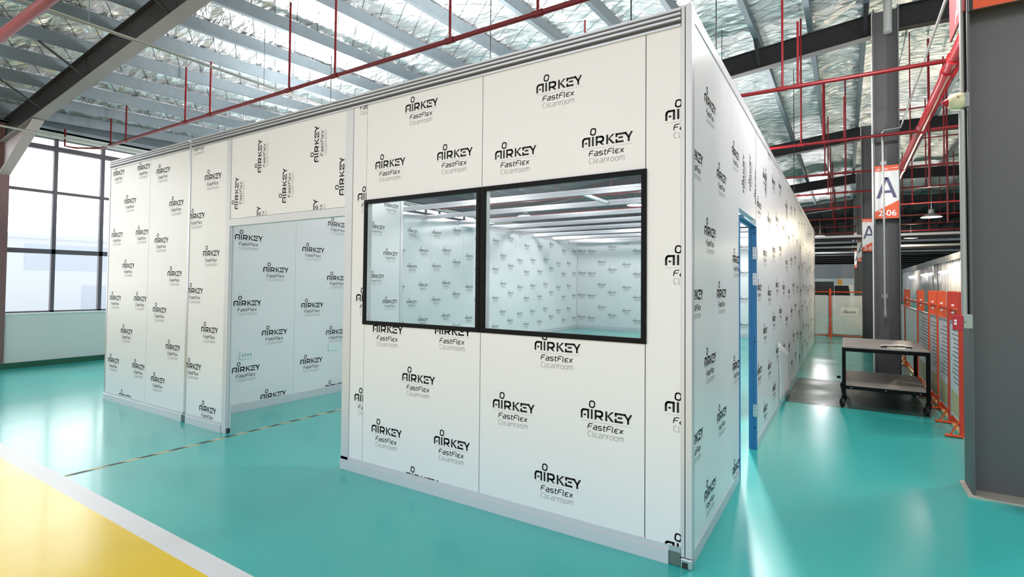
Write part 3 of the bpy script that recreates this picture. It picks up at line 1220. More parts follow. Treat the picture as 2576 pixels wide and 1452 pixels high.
# short stubs seen over the booth top are risers of the second run; main pipe along the columns
t = thing('main_sprinkler_pipe', 'thick bright red main sprinkler pipe running along the column row toward the large column', 'pipe', (1.66, 8, PZ))
b = MB()
b.tube([(1.66, 3.0, PZ), (1.66, 26, PZ)], .062, 16)
b.build('pipe_run', RED2, t, smooth=True)
for yy in (4.09, 4.45, 6.98, 9.9, 12.55, 15.5):
    b = MB()
    b.tube([(1.66, yy - .07, PZ), (1.66, yy + .07, PZ)], .076, 16)
    b.build('coupling', RED2, t, smooth=True)
for yy in (3.6, 8.4, 12.0):
    b = MB()
    b.tube([(1.66, yy, PZ), (1.66, yy, zraf(1.66, yy) + .5)], .010, 6)
    b.build('hanger_rod', RED, t)
b = MB()
b.tube([(1.66, 3.0, PZ), (1.66, 3.0, PZ + 1.4)], .062, 16)
b.build('riser', RED2, t, smooth=True)
t = thing('sprinkler_pipe', 'red pipe crossing the top left corner in front of the dark rafter', 'pipe', (-5, -1.29, PZ), 'red sprinkler pipes')
b = MB()
b.tube([(-10.6, -1.29, PZ), (2.0, -1.29, PZ)], .045, 12)
b.build('pipe_run', RED, t, smooth=True)
# red vertical drops in the right bay
for x, y, z0, z1, lab in ((1.98, 9.0, 3.3, 5.2, 'thin red vertical pipe right of the sign column, in front of the yellowish foil'),
                          (2.55, 11.5, 2.9, 5.2, 'thin red vertical pipe between the sign column and the large column')):
    t = thing('drop_pipe', lab, 'pipe', (x, y, z0))
    b = MB()
    b.tube([(x, y, z0), (x, y, zraf(x, y) + ZP + PUR + (.03 if x < 2.2 else .004))], .018, 8)
    b.build('pipe_run', RED, t, smooth=True)
    b = MB()
    b.tube([(x - .5, y, z1 - .45), (x + .7, y, z1 - .45)], .014, 8)
    b.build('cross_arm', RED, t, smooth=True)

# galvanised cable trays / conduits under the roof on the left
t = thing('conduit_rail', 'thin shiny double conduit running under the roof above the left part of the booth', 'conduit', (-5.65, 2, 4.0))
for dx in (0, .045):
    b = MB()
    b.tube([(-5.62 + dx, -3.8, 4.02), (-5.62 + dx, 6.4, 4.02)], .009, 8)
    b.build('conduit', CONDUIT, t, smooth=True)
for yy in (-.8, 1.05, 3.2, 5.5):
    b = MB()
    b.tube([(-5.6, yy, 4.02), (-5.6, yy, zraf(-5.6, yy) + ZP + .1)], .004, 6)
    b.build('hanger_wire', GALV, t)
t = thing('conduit_rail', 'thin bright conduit under the roof close to the big window', 'conduit', (-9.3, 2, 3.9))
b = MB()
b.tube([(-9.35, -3.8, 3.66), (-9.35, 12, 3.66)], .016, 8)
b.build('conduit', CONDUIT, t, smooth=True)
for yy in (.8, 3.2):
    b = MB()
    b.tube([(-9.35, yy, 3.66), (-9.35, yy, zraf(-9.35, yy) + ZP + .1)], .004, 6)
    b.build('hanger_wire', GALV, t)
for x, y, z0, z1, lab in ((-.50, 3.2, 3.3, 5.4, 'thin black hanging rod just right of the booth corner post'),
                          (-.98, 1.8, 3.05, 5.3, 'thin black hanging rod above the booth top near its right end'),
                          (-.15, 8.9, 3.1, 5.84, 'thin black hanging rod over the side wall of the booth')):
    b = MB()
    b.tube([(x, y, z0), (x, y, z1)], .007, 6)
    tag(b.build('hanging_rod', DARKPLUG), lab, 'rod')
b = MB()
b.tube([(-1.72, .9, 3.0), (-1.70, .9, 3.12), (-1.69, .9, 3.22), (-1.71, .92, 3.27)], .006, 6)
tag(b.build('bent_wire', DARKPLUG), 'short bent black wire sticking up behind the booth top rail', 'wire')

# ------------------------------------------------------------------ signs and fittings on the columns
FONT_CACHE = {}


def text_polys(txt, size, bold=.0):
    key = (txt, bold)
    if key not in FONT_CACHE:
        cu = bpy.data.curves.new('lettering', 'FONT')
        cu.body = txt
        cu.size = 1.0
        cu.offset = bold
        ob = bpy.data.objects.new('lettering', cu)
        COL.objects.link(ob)
        dg = bpy.context.evaluated_depsgraph_get()
        me = ob.evaluated_get(dg).to_mesh()
        FONT_CACHE[key] = [[(me.vertices[i].co.x, me.vertices[i].co.y) for i in p.vertices] for p in me.polygons]
        ob.evaluated_get(dg).to_mesh_clear()
        bpy.data.objects.remove(ob)
        bpy.data.curves.remove(cu)
    return [[(x * size, y * size) for x, y in p] for p in FONT_CACHE[key]]


def put_text(mb, fn, txt, u, v, size, m=0, bold=.0, width=None):
    P = text_polys(txt, size, bold)
    x0 = min(x for p in P for x, y in p)
    x1 = max(x for p in P for x, y in p)
    k = (width / (x1 - x0)) if width else 1.0
    for p in P:
        mb.poly([fn(u + (x - x0) * k, v + y) for x, y in p], m)


def letter_sign(label, num, x0, x1, y, z0, z1):
    t = thing('column_sign', label, 'sign', ((x0 + x1) / 2, y, z0), 'letter signs on the columns')
    w, h = x1 - x0, z1 - z0
    b = MB()
    b.box((x0, y - .012, z0), (x1, y, z1))
    b.build('sign_board', SIGNWHITE, t)
    f1 = lambda u, v: (u, y - .0132, v)
    f2 = lambda u, v: (u, y - .0144, v)
    b = MB()
    b.poly([f1(x0, z0), f1(x1, z0), f1(x1, z0 + .335 * h), f1(x0, z0 + .135 * h)])
    b.poly([f1(x0, z1 - .105 * h), f1(x1, z1 - .105 * h), f1(x1, z1), f1(x0, z1)])
    b.build('orange_field', SIGNORANGE, t)
    b = MB()
    # big letter A
    ax, aw, az, ah = x0 + .06 * w, .86 * w, z0 + .385 * h, .39 * h
    P = lambda p, q: f2(ax + p * aw, az + q * ah)
    b.poly([P(0, 0), P(.17, 0), P(.56, 1), P(.40, 1)])
    b.poly([P(.83, 0), P(1, 0), P(.60, 1), P(.44, 1)])
    b.poly([P(.26, .24), P(.74, .24), P(.69, .37), P(.31, .37)])
    b.build('letter', SIGNNAVY, t)
    b = MB()
    put_text(b, f2, num, x0 + .13 * w, z0 + .05 * h, .115 * h * 1.35, 0, .012, .76 * w)
    b.build('number_lettering', LINE, t)
    b = MB()
    put_logo(b, f2, x0 + .05 * w, z1 - .085 * h, (x0, z0, x1, z1), .54 * w, shapes=WORDMARK, mats=(0, 0))
    b.poly([f2(x0 + .66 * w, z1 - .058 * h), f2(x0 + .96 * w, z1 - .058 * h), f2(x0 + .96 * w, z1 - .049 * h), f2(x0 + .66 * w, z1 - .049 * h)])
    b.build('header_lettering', LINE, t)
    return t


letter_sign('orange and white sign with a big letter A reading 2-06 behind the cart', '2-06', 1.083, 1.378, 6.775, 2.525, 3.325)
letter_sign('smaller letter A sign partly hidden by the nearer sign column', '2-07', 1.083, 1.378, 13.595, 2.42, 3.28)
letter_sign('small letter A sign, third along the column row', '2-08', 1.083, 1.378, 20.395, 2.42, 3.28)
letter_sign('tiny letter A sign, farthest along the column row', '2-09', 1.083, 1.378, 27.195, 2.42, 3.28)
# sign boards on the large column
t = thing('column_sign', 'orange sign board on the front of the large right column, cut by the top edge', 'sign', (1.73, 2.08, 3.5))
b = MB()
b.box((1.485, 2.075, 3.505), (2.0, 2.09, 4.4))
b.build('sign_board', SIGNORANGE, t)
b = MB()
b.box((1.462, 2.07, 3.5), (1.485, 2.092, 4.4)).box((1.485, 2.07, 3.5), (2.0, 2.074, 3.506))
b.build('sign_edge', DARKPLUG, t)
t = thing('column_sign', 'dark red sign with white script on the left side of the large column', 'sign', (1.45, 2.3, 3.5))
b = MB()
b.box((1.44, 2.12, 3.53), (1.452, 2.72, 4.4))
b.build('sign_board', SIGNRED, t)
b = MB()
for yy, za, zb in ((2.31, 3.62, 4.2), (2.37, 3.60, 4.2), (2.24, 3.70, 4.2)):
    b.bar((1.4385, yy, za), (1.4385, yy - .01, zb), .016, .001, up=(1, 0, 0))
b.bar((1.4385, 2.37, 3.6), (1.4385, 2.31, 3.63), .02, .001, up=(1, 0, 0))
b.bar((1.4385, 2.45, 3.57), (1.4385, 2.40, 3.66), .012, .001, up=(1, 0, 0))
b.build('white_lettering', LINE, t)

# alarm horn
t = thing('alarm_horn', 'cream alarm horn with a pointed red nose fixed to the large right column', 'alarm', (1.44, 2.13, 2.83))
b = MB()
ax = (-1, -.10, -.05)
b.lathe([(.012, -.005), (.055, 0), (.062, .015), (.06, .05), (.048, .078), (.03, .088)], (1.425, 2.10, 2.862), ax, 24)
b.build('horn_body', CREAM, t, smooth=True)
b = MB()
b.lathe([(.034, .084), (.022, .105), (.009, .12), (.002, .124)], (1.425, 2.10, 2.862), ax, 20)
b.build('horn_nose', LENSRED, t, smooth=True)
b = MB()
b.box((1.418, 2.085, 2.81), (1.462, 2.16, 2.915))
b.build('bracket', LAMPGREY, t, bevel=.004)
b = MB()
b.bar((1.395, 2.036, 2.87), (1.39, 2.036, 2.885), .005, .002)
b.bar((1.385, 2.036, 2.872), (1.398, 2.036, 2.868), .004, .002)
b.build('handwritten_mark', DARKPLUG, t)
# call point
t = thing('fire_call_point', 'red manual fire call point box on the left edge of the large right column', 'call point', (1.40, 2.08, 1.18))
b = MB()
b.box((1.352, 2.06, 1.185), (1.408, 2.10, 1.292))
b.build('red_cover', CALLRED, t, bevel=.006)
b = MB()
b.box((1.357, 2.0585, 1.225), (1.372, 2.0595, 1.242)).box((1.357, 2.0585, 1.248), (1.372, 2.0595, 1.262))
b.build('white_mark', LINE, t)
b = MB()
b.box((1.41, 2.07, 1.2), (1.462, 2.12, 1.30))
b.build('back_box', BOXGREY, t, bevel=.004)
b = MB()
b.lathe([(.004, 0), (.004, .002)], (1.42, 2.07, 1.245), (0, -1, 0), 8)
b.build('key_hole', DARKPLUG, t)
t = thing('conduit_run', 'grey conduit running down the left edge of the large column to the red call point', 'conduit', (1.43, 2.1, 1.3))
b = MB()
b.tube([(1.427, 2.13, 1.30), (1.425, 2.13, 2.79)], .019, 12)
b.build('conduit', CONDUIT, t, smooth=True)
b = MB()
b.tube([(1.432, 2.15, 2.94), (1.432, 2.15, 4.6)], .014, 12)
b.build('conduit', CONDUIT, t, smooth=True)
b = MB()
b.tube([(1.45, 2.16, 1.30), (1.45, 2.16, 4.6)], .008, 8)
b.build('cable', DARKPLUG, t, smooth=True)

# conduit dropping down the sign column from the overhead run
t = thing('conduit_run', 'grey conduit coming down the front of the sign column and ending in a hanging fitting', 'conduit', (1.19, 6.7, 1.0))
b = MB()
b.tube([(1.508, 2.7, 4.2), (1.505, 6.72, 4.2), (1.40, 6.72, 3.86), (1.20, 6.72, 3.85), (1.178, 6.72, 3.82), (1.185, 6.73, 3.3), (1.19, 6.70, 2.5), (1.19, 6.72, 1.4), (1.195, 6.72, 1.14)], .014, 10)
b.build('conduit', CONDUIT, t, smooth=True)
b = MB()
b.tube([(1.195, 6.72, 1.15), (1.195, 6.72, 1.10), (1.195, 6.72, 1.09), (1.195, 6.72, 1.05)], [.018, .018, .026, .022], 12)
b.build('end_fitting', LAMPGREY, t, smooth=True)
for z in (1.36, 3.36):
    b = MB()
    b.box((1.155, 6.735, z - .03), (1.225, 6.78, z + .03))
    b.build('clamp', LAMPGREY, t, bevel=.003)
t = thing('white_pipe', 'slim pale pipe standing against the left edge of the sign column', 'pipe', (1.06, 6.7, 0))
b = MB()
b.tube([(1.055, 6.76, 0), (1.055, 6.76, 5.0)], .009, 10)
b.build('pipe_run', LINE, t, smooth=True)
t = thing('downpipe', 'fat grey vertical pipe at the top of the sign column', 'pipe', (1.27, 6.6, 5.0))
b = MB()
b.tube([(1.255, 6.66, 5.30), (1.255, 6.66, 5.9)], .055, 16)
b.build('pipe_run', CONDUIT, t, smooth=True)

# ------------------------------------------------------------------ cart
t = thing('tool_cart', 'black two shelf steel cart on castors standing by the grey sign column', 'cart', (1.09, 5.5, 0))
cx0, cx1, cy0, cy1 = .655, 1.525, 4.9, 6.25
b = MB()
b.box((cx0 + .004, cy0 + .004, .735), (cx1 - .004, cy1 - .004, .752))
b.build('top_board', CARTWOOD, t)
b = MB()
for z in (.69, ):
    b.box((cx0, cy0, z), (cx1, cy0 + .04, z + .045)).box((cx0, cy1 - .04, z), (cx1, cy1, z + .045))
    b.box((cx0, cy0 + .04, z), (cx0 + .04, cy1 - .04, z + .045)).box((cx1 - .04, cy0 + .04, z), (cx1, cy1 - .04, z + .045))
b.build('top_frame', CARTBLACK, t, bevel=.003)
b = MB()
z = .225
b.box((cx0 + .04, cy0, z), (cx1 - .04, cy0 + .04, z + .04)).box((cx0 + .04, cy1 - .04, z), (cx1 - .04, cy1, z + .04))
b.box((cx0, cy0 + .04, z), (cx0 + .04, cy1 - .04, z + .04)).box((cx1 - .04, cy0 + .04, z), (cx1, cy1 - .04, z + .04))
b.build('shelf_frame', CARTBLACK, t, bevel=.003)
b = MB()
b.box((cx0 + .02, cy0 + .02, .265), (cx1 - .02, cy1 - .02, .28))
b.build('shelf_board', CARTWOOD, t)
for x in (cx0, cx1 - .04):
    for y in (cy0, cy1 - .04):
        b = MB()
        b.box((x, y, .13), (x + .04, y + .04, .69))
        b.build('leg', CARTBLACK, t, bevel=.003)
        b = MB()
        xc, yc = x + .02, y + .02
        b.lathe([(.018, -.016), (.05, -.014), (.052, 0), (.05, .014), (.018, .016)], (xc - .02, yc - .01, .052), (.94, .34, 0), 20)
        c = b.build('castor', RUBBER, t, smooth=True)
        b = MB()
        b.bar((xc - .035, yc - .012, .05), (xc - .005, yc + .01, .128), .006, .03).bar((xc + .0, yc - .03, .05), (xc + .02, yc - .01, .128), .006, .03)
        b.box((xc - .03, yc - .03, .122), (xc + .03, yc + .03, .132))
        b.build('castor_fork', CARTBLACK, c)
for x in (.75, 1.1, 1.43):
    b = MB()
    b.lathe([(.007, 0), (.005, .004)], (x, cy0, .245), (0, -1, 0), 10)
    b.build('bolt', ALU, t)
b = MB()
b.bar((.64, 4.93, .36), (.60, 4.93, .36), .02, .03)
b.build('side_hook', CARTBLACK, t)

b = MB()
b.grid(lambda a, c: (1.06 + .34 * a, 5.15 + .16 * c + .1 * a, .759 + .02 * math.sin(a * PI) * (.6 + .4 * math.sin(5 * c)) + .004 * math.sin(13 * a)), 12, 6)
o = tag(b.build('plastic_bag', mat('white_plastic', (236, 234, 226), .4), smooth=True), 'crumpled white plastic wrap lying on the cart top', 'plastic wrap')
o.modifiers.new('thick', 'SOLIDIFY').thickness = .003
t = thing('hand_tool', 'small black handled tool lying on the cart top near its right end', 'tool', (1.36, 5.05, .753))
b = MB()
b.tube([(1.31, 5.04, .766), (1.36, 5.06, .766)], .012, 10)
b.build('handle', RUBBER, t, smooth=True)
b = MB()
b.bar((1.36, 5.06, .766), (1.43, 5.09, .764), .012, .005)
b.build('blade', ALU, t)
t = thing('hand_tool', 'small dark tool next to the white wrap on the cart top', 'tool', (1.08, 5.05, .753))
b = MB()
b.tube([(1.06, 5.02, .762), (1.12, 5.04, .762)], .010, 10)
b.build('handle', RUBBER, t, smooth=True)
b = MB()
b.bar((1.12, 5.04, .762), (1.17, 5.06, .76), .010, .004)
b.build('blade', ALU, t)
b = MB()
b.box((1.23, 5.0, .7525), (1.35, 5.09, .7555))
tag(b.build('paper_sheet', LINE), 'white slip of paper on the front edge of the cart top', 'paper')

# ------------------------------------------------------------------ guard fence along the columns
fy = [3.95, 4.62, 5.42, 6.2, 7.5, 9.6, 13.0, 16.2]
FX = 1.69
flab = ['orange guard fence section nearest the large column, with printed white board',
        'orange guard fence section behind the right rear of the cart, printed white board',
        'orange guard fence section seen just above the cart, third from the large column',
        'orange guard fence section, fourth from the large column',
        'orange guard fence section with plain white board right of the sign column',
        'orange guard fence section next to the sign column, second last of its row',
        'orange guard fence section farthest along the column row']
for k in range(7):
    y0, y1 = fy[k], fy[k + 1]
    t = thing('guard_fence', flab[k], 'guard fence', (FX, (y0 + y1) / 2, 0), 'guard fence along the columns')
    b = MB()
    b.box((FX - .048, y0 - .012, 0), (FX + .048, y0 + .012, 1.455))
    po = b.build('post', ORANGE_DK if k in (0, 1) else ORANGE, t, bevel=.012)
    for z in (1.30, 1.22):
        b = MB()
        b.lathe([(.014, 0), (.011, .008), (.004, .011)], (FX, y0 - .012, z), (0, -1, 0), 12)
        b.build('bolt', LINE, po, smooth=True)
    b = MB()
    b.tube([(FX, y0, 1.26), (FX, y1 - .013, 1.26)], .020, 10)
    b.build('top_tube', ORANGE, t, smooth=True)
    b = MB()
    b.tube([(FX, y0, .07), (FX, y1 - .02, .07)], .020, 10)
    b.build('bottom_tube', ORANGE, t, smooth=True)
    b = MB()
    b.tube([(FX - .16, y0, .016), (FX + .13, y0, .016)], .016, 8)
    b.bar((FX - .12, y0, .02), (FX - .02, y0, .22), .02, .012)
    b.build('foot', ORANGE, t, bevel=0)
    b = MB()
    b.box((FX - .030, y0 + .05, .13), (FX - .020, y1 - .06, 1.13))
    pan = b.build('board', BOARD, t)
    b = MB()
    b.box((FX - .036, y0 + .05, .11), (FX - .014, y0 + .075, 1.14)).box((FX - .036, y1 - .085, .11), (FX - .014, y1 - .06, 1.14))
    b.box((FX - .036, y0 + .075, 1.11), (FX - .014, y1 - .085, 1.14))
    b.build('board_frame', PALEGREY, t)
    if k < 4:
        b = MB()
        rnd = random.Random(k)
        for i in range(13):
            z = 1.04 - i * .045
            L = (y1 - y0 - .24) * rnd.uniform(.55, 1.0)
            b.poly([(FX - .0308, y0 + .1, z), (FX - .0308, y0 + .1 + L, z), (FX - .0308, y0 + .1 + L, z + .012), (FX - .0308, y0 + .1, z + .012)])
        tag(b.build('printed_lines', mat('print_mid_grey', (120, 120, 124), .5), pan), kind='stuff')
        b = MB()
        b.poly([(FX - .0308, y0 + .08, .16), (FX - .0308, y1 - .1, .16), (FX - .0308, y1 - .1, .40), (FX - .0308, y0 + .08, .40)])
        b.build('lower_panel', mat('cream_panel', (216, 204, 160), .5), pan)
# yellow floor kerb under the fence
b = MB()
b.box((FX - .02, 2.6, 0), (FX + .16, 16, .012))
tag(b.build('floor_marking', mat('pale_yellow_line', (240, 222, 150), .4)), 'pale yellow painted line on the floor under the guard fence', 'floor line')

# clear fence crossing behind the booth end
xs_ = [-2.1, -.9, .32, 1.40]
xlab = ['clear panel guard fence section with orange posts disappearing behind the booth end',
        'clear panel guard fence section just right of the booth far end',
        'clear panel guard fence section left of the sign column, with a logo sheet on it']
for k in range(3):
    x0, x1 = xs_[k], xs_[k + 1]
    YF = 15.2
    t = thing('clear_fence', xlab[k], 'guard fence', ((x0 + x1) / 2, YF, 0), 'clear guard fence across the aisle')
    b = MB()
    b.box((x1 - .03, YF - .02, 0), (x1 + .03, YF + .02, 1.44))
    b.build('post', ORANGE, t, bevel=.008)
    b = MB()
    b.box((x1 - .03, YF - .14, 0), (x1 + .03, YF + .14, .02))
    b.build('foot', ORANGE, t)
    b = MB()
    b.tube([(x0 + .03, YF, 1.345), (x1 - .03, YF, 1.345)], .017, 8)
    b.build('top_tube', ORANGE, t, smooth=True)
    b = MB()
    b.tube([(x0 + .03, YF, .07), (x1 - .03, YF, .07)], .017, 8)
    b.build('bottom_tube', ORANGE, t, smooth=True)
    b = MB()
    b.box((x0 + .06, YF - .004, .12), (x1 - .06, YF + .004, 1.235))
    b.build('clear_panel', ACRYLIC, t)
    b = MB()
    b.box((x0 + .06, YF - .008, 1.225), (x1 - .06, YF + .008, 1.245))
    b.build('panel_edge', LINE, t)
    if k == 2:
        b = MB()
        f = lambda u, v: (u, YF - .0085, v)
        b.box((.58, YF - .008, .66), (1.02, YF - .005, .90))
        put_logo(b, f, .63, .73, (.58, .66, 1.02, .90), .33, shapes=WORDMARK, mats=(1, 1))
        b.build('logo_sheet', [LINE, BLACK], t)
b = MB()
b.lathe([(.08, 0), (.075, .015), (.05, .02), (.03, .45), (.015, .5)], (-.15, 14.9, 0), (0, 0, 1), 16)
tag(b.build('warning_post', YELLOWPL, smooth=True), 'small yellow plastic warning post in front of the clear fence', 'warning post')
# crates behind the clear fence
for k, (x, w, h, m, lab) in enumerate(((.62, .9, .30, PALEGREY, 'grey slatted crate on the floor behind the clear fence'),
                                       (1.0, .55, .62, LINE, 'white cabinet standing behind the clear fence near the sign column'),)):
    b = MB()
    b.box((x - w / 2, 16.4 + .5 * k, 0), (x + w / 2, 16.8 + .5 * k, h))
    if k == 0:
        for i in range(9):
            b.box((x - w / 2 + .02 + i * .1, 16.385, .03), (x - w / 2 + .07 + i * .1, 16.4, .27))
    tag(b.build('storage_crate' if k == 0 else 'storage_cabinet', m, bevel=.01), lab, 'crate' if k == 0 else 'cabinet')

# ------------------------------------------------------------------ far end of the hall
b = MB()
b.box((-4, 30, 0), (1.15, 30.1, 1.95))
struct(b, 'wall_partition', FARWALL)
b = MB()
b.box((-4, 29.98, 1.95), (1.15, 30.12, 2.7))
struct(b, 'wall_partition_top', FARDARK)
t = thing('wide_screen', 'wide black screen standing beyond the clear fence at the end of the aisle', 'screen', (-.05, 23, .74))
b = MB()
b.box((-.42, 23, 1.12), (.30, 23.04, 1.72))
b.build('screen_panel', SCREENBLACK, t, bevel=.008)
b = MB()
b.box((-.2, 23.0, .74), (.1, 23.2, .755)).box((-.08, 23.03, .755), (-.02, 23.06, 1.15))
b.build('stand', SCREENBLACK, t)
t = thing('office_desk', 'white office desk beyond the clear fence carrying the wide black screen', 'desk', (.2, 23.1, 0))
b = MB()
b.box((-1.2, 22.7, .70), (1.0, 23.4, .74))
b.build('desk_top', LINE, t)
for x in (-1.18, .95):
    b = MB()
    b.box((x, 22.72, 0), (x + .04, 23.38, .70))
    b.build('leg', PALEGREY, t)
t = thing('office_chair', 'black office chair beyond the clear fence, right of the wide screen', 'chair', (.62, 21.6, 0))
b = MB()
b.hexa([(.38, 21.45, 1.08), (.84, 21.45, 1.08), (.88, 21.6, 1.08), (.34, 21.6, 1.08), (.36, 21.4, 1.55), (.80, 21.4, 1.55), (.82, 21.5, 1.55), (.34, 21.5, 1.55)])
b.box((.4, 21.45, .62), (.84, 21.5, 1.08))
b.build('backrest', CHAIRBLACK, t, bevel=.02)
b = MB()
b.box((.36, 21.5, .45), (.88, 22.0, .55))
b.build('seat', CHAIRBLACK, t, bevel=.02)
b = MB()
b.tube([(.62, 21.75, .06), (.62, 21.75, .45)], .03, 10)
for k in range(5):
    a = 2 * PI * k / 5
    b.bar((.62, 21.75, .06), (.62 + .3 * math.cos(a), 21.75 + .3 * math.sin(a), .03), .04, .03)
b.build('base', CHAIRBLACK, t)
t = thing('parts_cabinet', 'white cabinet at the end of the aisle with an orange box on it', 'cabinet', (.7, 24.2, 0))
b = MB()
b.box((.30, 24.0, 0), (.98, 24.5, 1.58))
b.build('cabinet_body', LINE, t, bevel=.01)
b = MB()
b.box((.41, 24.05, 1.581), (.60, 24.3, 1.83))
tag(b.build('cardboard_box', mat('orange_box', (240, 176, 96), .6), bevel=.01), 'small orange box on the white cabinet at the end of the aisle', 'box')

t = thing('overhead_beams', 'row of slim grey overhead beams under the roof at the far end of the aisle', 'overhead beams', (0, 30, 3.25))
for k, yy in enumerate((18.8, 21.7, 24.6, 28.8, 31.0, 32.8, 35.0, 37.5, 40.5)):
    b = MB()
    b.box((-5.0, yy, 3.22), (7.0, yy + .12, 3.30)).box((-5.0, yy + .03, 3.14), (7.0, yy + .09, 3.22), 1)
    b.build('beam', [PALEGREY, STEEL_DK], t)
for xx in (-4.6, .98, 1.6, 6.6):
    b = MB()
    b.box((xx, 18.8, 3.30), (xx + .08, 40.6, 3.38))
    b.build('long_beam', PALEGREY, t)
for xx in (-4.56, 6.64):
    for yy in (18.86, 40.56):
        b = MB()
        b.tube([(xx, yy, 3.36), (xx, yy, zraf(xx, yy) + ZP + PUR)], .02, 8)
        b.build('hanger', STEEL_DK, t)

# curtained enclosure on the far right
t = thing('curtain_enclosure', 'long row of pale translucent panels behind the guard fence on the right', 'enclosure', (3.3, 22, 0))
RX = 3.05
for k in range(16):
    y0 = 13.2 + k * 1.0
    b = MB()
    n = 12
    b.grid(lambda a, c: (RX + .03 * math.sin(a * PI * 6 + k), y0 + .98 * a, .25 + 1.95 * c), n, 1)
    o = b.build('panel', CURTAIN, t, smooth=True)
    o.modifiers.new('thick', 'SOLIDIFY').thickness = .004
b = MB()
b.box((RX - .05, 13.1, 2.2), (RX + .12, 29.3, 2.36))
b.build('top_beam', PALEGREY, t)
for k in range(8):
    b = MB()
    b.box((RX - .02, 13.15 + k * 2.0, 0), (RX + .05, 13.21 + k * 2.0, 2.2))
    b.build('upright', DARKPLUG if k == 2 else LINE, t)
for k in range(3):
    b = MB()
    b.box((RX - .05, 14 + 4.2 * k, 1.93), (RX - .035, 16.8 + 4.2 * k, 1.97))
    b.build('strip_light', STRIPLIGHT, t)

# ------------------------------------------------------------------ lamps, with unseen ones added as fill


def bay_or_fill_lamp(label, x, y, z, power, up=0.0, warm=False, size=.22, spot=None):
    t = thing('bay_or_fill_lamp', label, 'lamp', (x, y, z), 'high bay and added fill lamps')
    b = MB()
    b.lathe([(.06, .20), (.065, .10), (size, .015), (size, 0), (size - .012, .0), (size - .02, .02), (.05, .09)], (x, y, z), (0, 0, 1), 24)
    b.build('lamp_shade', LAMPGREY, t, smooth=True)
    b = MB()
    b.lathe([(size - .02, .004), (size - .02, .012)], (x, y, z), (0, 0, 1), 24)
    b.build('diffuser', LAMPGLOW, t)
    b = MB()
    b.tube([(x, y, z + .2), (x, y, zraf(x, y) + ZP + PUR + .08)], .006, 6)
    b.build('hanger', DARKPLUG, t)
    col = (1.0, .86, .62) if warm else (1.0, .98, .97)
    ld = bpy.data.lights.new('bay_or_fill_light', 'POINT')
    ld.shadow_soft_size = size * .8
    ld.energy = power
    ld.color = col
    lo = bpy.data.objects.new('bay_or_fill_light', ld)
    COL.objects.link(lo)
    lo.parent = t
    lo.location = (0, 0, -size)
    if up:
        # added upward fill light, washing the foil roof
        ld = bpy.data.lights.new('roof_fill', 'AREA')
        ld.shape = 'DISK'
        ld.size = size * 2.2
        ld.energy = up * .6
        ld.color = (1, .99, .97)
        lo = bpy.data.objects.new('roof_fill', ld)
        COL.objects.link(lo)
        lo.parent = t
        lo.location = (0, 0, .22)
        lo.rotation_euler = (PI, 0, 0)
    if spot:
        # added spot, laying a bright wedge on the floor outside the side doorway
        ld = bpy.data.lights.new('beam', 'SPOT')
        ld.energy = 800
        ld.spot_size = math.radians(34)
        ld.spot_blend = .5
        ld.shadow_soft_size = .10
        lo = bpy.data.objects.new('beam', ld)
        COL.objects.link(lo)
        lo.parent = t
        lo.location = (0, 0, -.05)
        lo.rotation_euler = (Vector(spot) - Vector((x, y, z))).to_track_quat('-Z', 'Y').to_euler()
    return t


LP = 110
bay_or_fill_lamp('white high bay lamp seen through the booth window over the far wall', -7.29, 10.4, 3.5, 60, 4)
bay_or_fill_lamp('white high bay lamp seen at the right end of the booth window', -3.85, 10.2, 3.55, 150, 4)
bay_or_fill_lamp('added unseen lamp over the front room of the booth, brightening the roof', -3.0, 2.4, 3.6, 14, 150)  # added out of sight to wash the roof with light
bay_or_fill_lamp('high bay lamp hanging over the booth near its side doorway', -1.0, 6.2, 3.6, 190, 10, spot=(.1, 1.6, 0.0))
bay_or_fill_lamp('added unseen lamp over the far left part of the booth, brightening roof and walls', -6.0, 2.4, 3.4, 75, 230)  # added unseen, as are the next two, to lighten booth and roof
bay_or_fill_lamp('added unseen lamp between the booth and the window wall, brightening the roof', -9.0, 4.6, 3.4, 60, 180)
bay_or_fill_lamp('added unseen lamp over the rear right part of the booth, brightening its inside', -1.2, 12.2, 3.8, 130, 4)
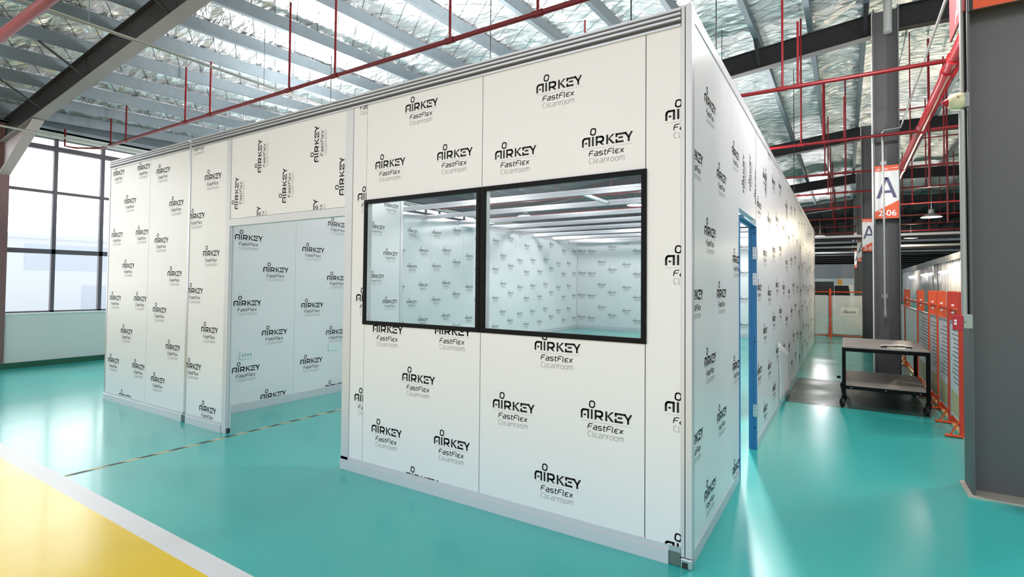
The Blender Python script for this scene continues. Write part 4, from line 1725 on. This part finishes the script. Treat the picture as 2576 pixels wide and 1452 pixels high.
bay_or_fill_lamp('added unseen lamp above the yellow floor zone on the window side, brightening the roof', -6.8, -3.3, 3.3, 6, 260)  # this and the next added behind the camera as roof fill
bay_or_fill_lamp('added unseen lamp above the yellow floor zone before the booth window, brightening the roof', -2.2, -3.6, 3.6, 6, 110)
bay_or_fill_lamp('grey pendant lamp in the right bay, upper one right of the sign', 2.55, 14.0, 3.28, 200, 40, True)
bay_or_fill_lamp('grey pendant lamp in the right bay, lower one right of the sign', 2.9, 23.0, 3.45, 140, 40, True)
bay_or_fill_lamp('added unseen lamp in the right bay past the large column, brightening the aisle', 3.4, 4.6, 4.2, 150, 15)  # this and the next two added off frame to brighten the aisle
bay_or_fill_lamp('added unseen lamp high over the aisle beside the blue door frame, brightening fence and wall', .75, 2.4, 4.38, 165, 0)
bay_or_fill_lamp('added unseen lamp nearer than the large column, brightening the side wall', 3.0, .4, 4.0, 40, 10)
bay_or_fill_lamp('small white bay lamp over the far end of the aisle', -.3, 26.0, 3.9, 140, 80)

# ------------------------------------------------------------------ outside the window
b = MB()
b.poly([(-90, -60, -.4), (XL - .2, -60, -.4), (XL - .2, 70, -.4), (-90, 70, -.4)])
struct(b, 'ground', YARD)


def building(label, x, y0, y1, h, bands):
    t = thing('outside_building', label, 'building', (x, (y0 + y1) / 2, -.4))
    b = MB()
    b.box((x - 6, y0, -.4), (x, y1, h))
    b.build('wall', BLDG, t)
    b = MB()
    b.box((x - 6.1, y0 - .1, h), (x + .1, y1 + .1, h + .2))
    b.build('roof', BLDG, t)
    for (ya, yb, za, zb, m) in bands:
        b = MB()
        b.box((x - .02, ya, za), (x + .03, yb, zb))
        b.build('window' if m is BLDGW else 'band', m, t)
    return t


building('pale building across the yard with grey windows, behind the right half of the big window', -34, 5.5, 14, 3.6,
         [(6.2, 12.5, 2.0, 3.3, BLDGW), (8.6, 12.2, -.1, 1.2, BLDGW)])
building('pale building with a pinkish band across the yard, left half of the big window', -34, -4.5, 4.6, 3.8,
         [(-3.0, 3.5, 2.2, 3.4, BLDGW), (-3.5, 4.0, -.25, .15, BLDGR), (.8, 3.2, .8, 2.0, BLDGW)])
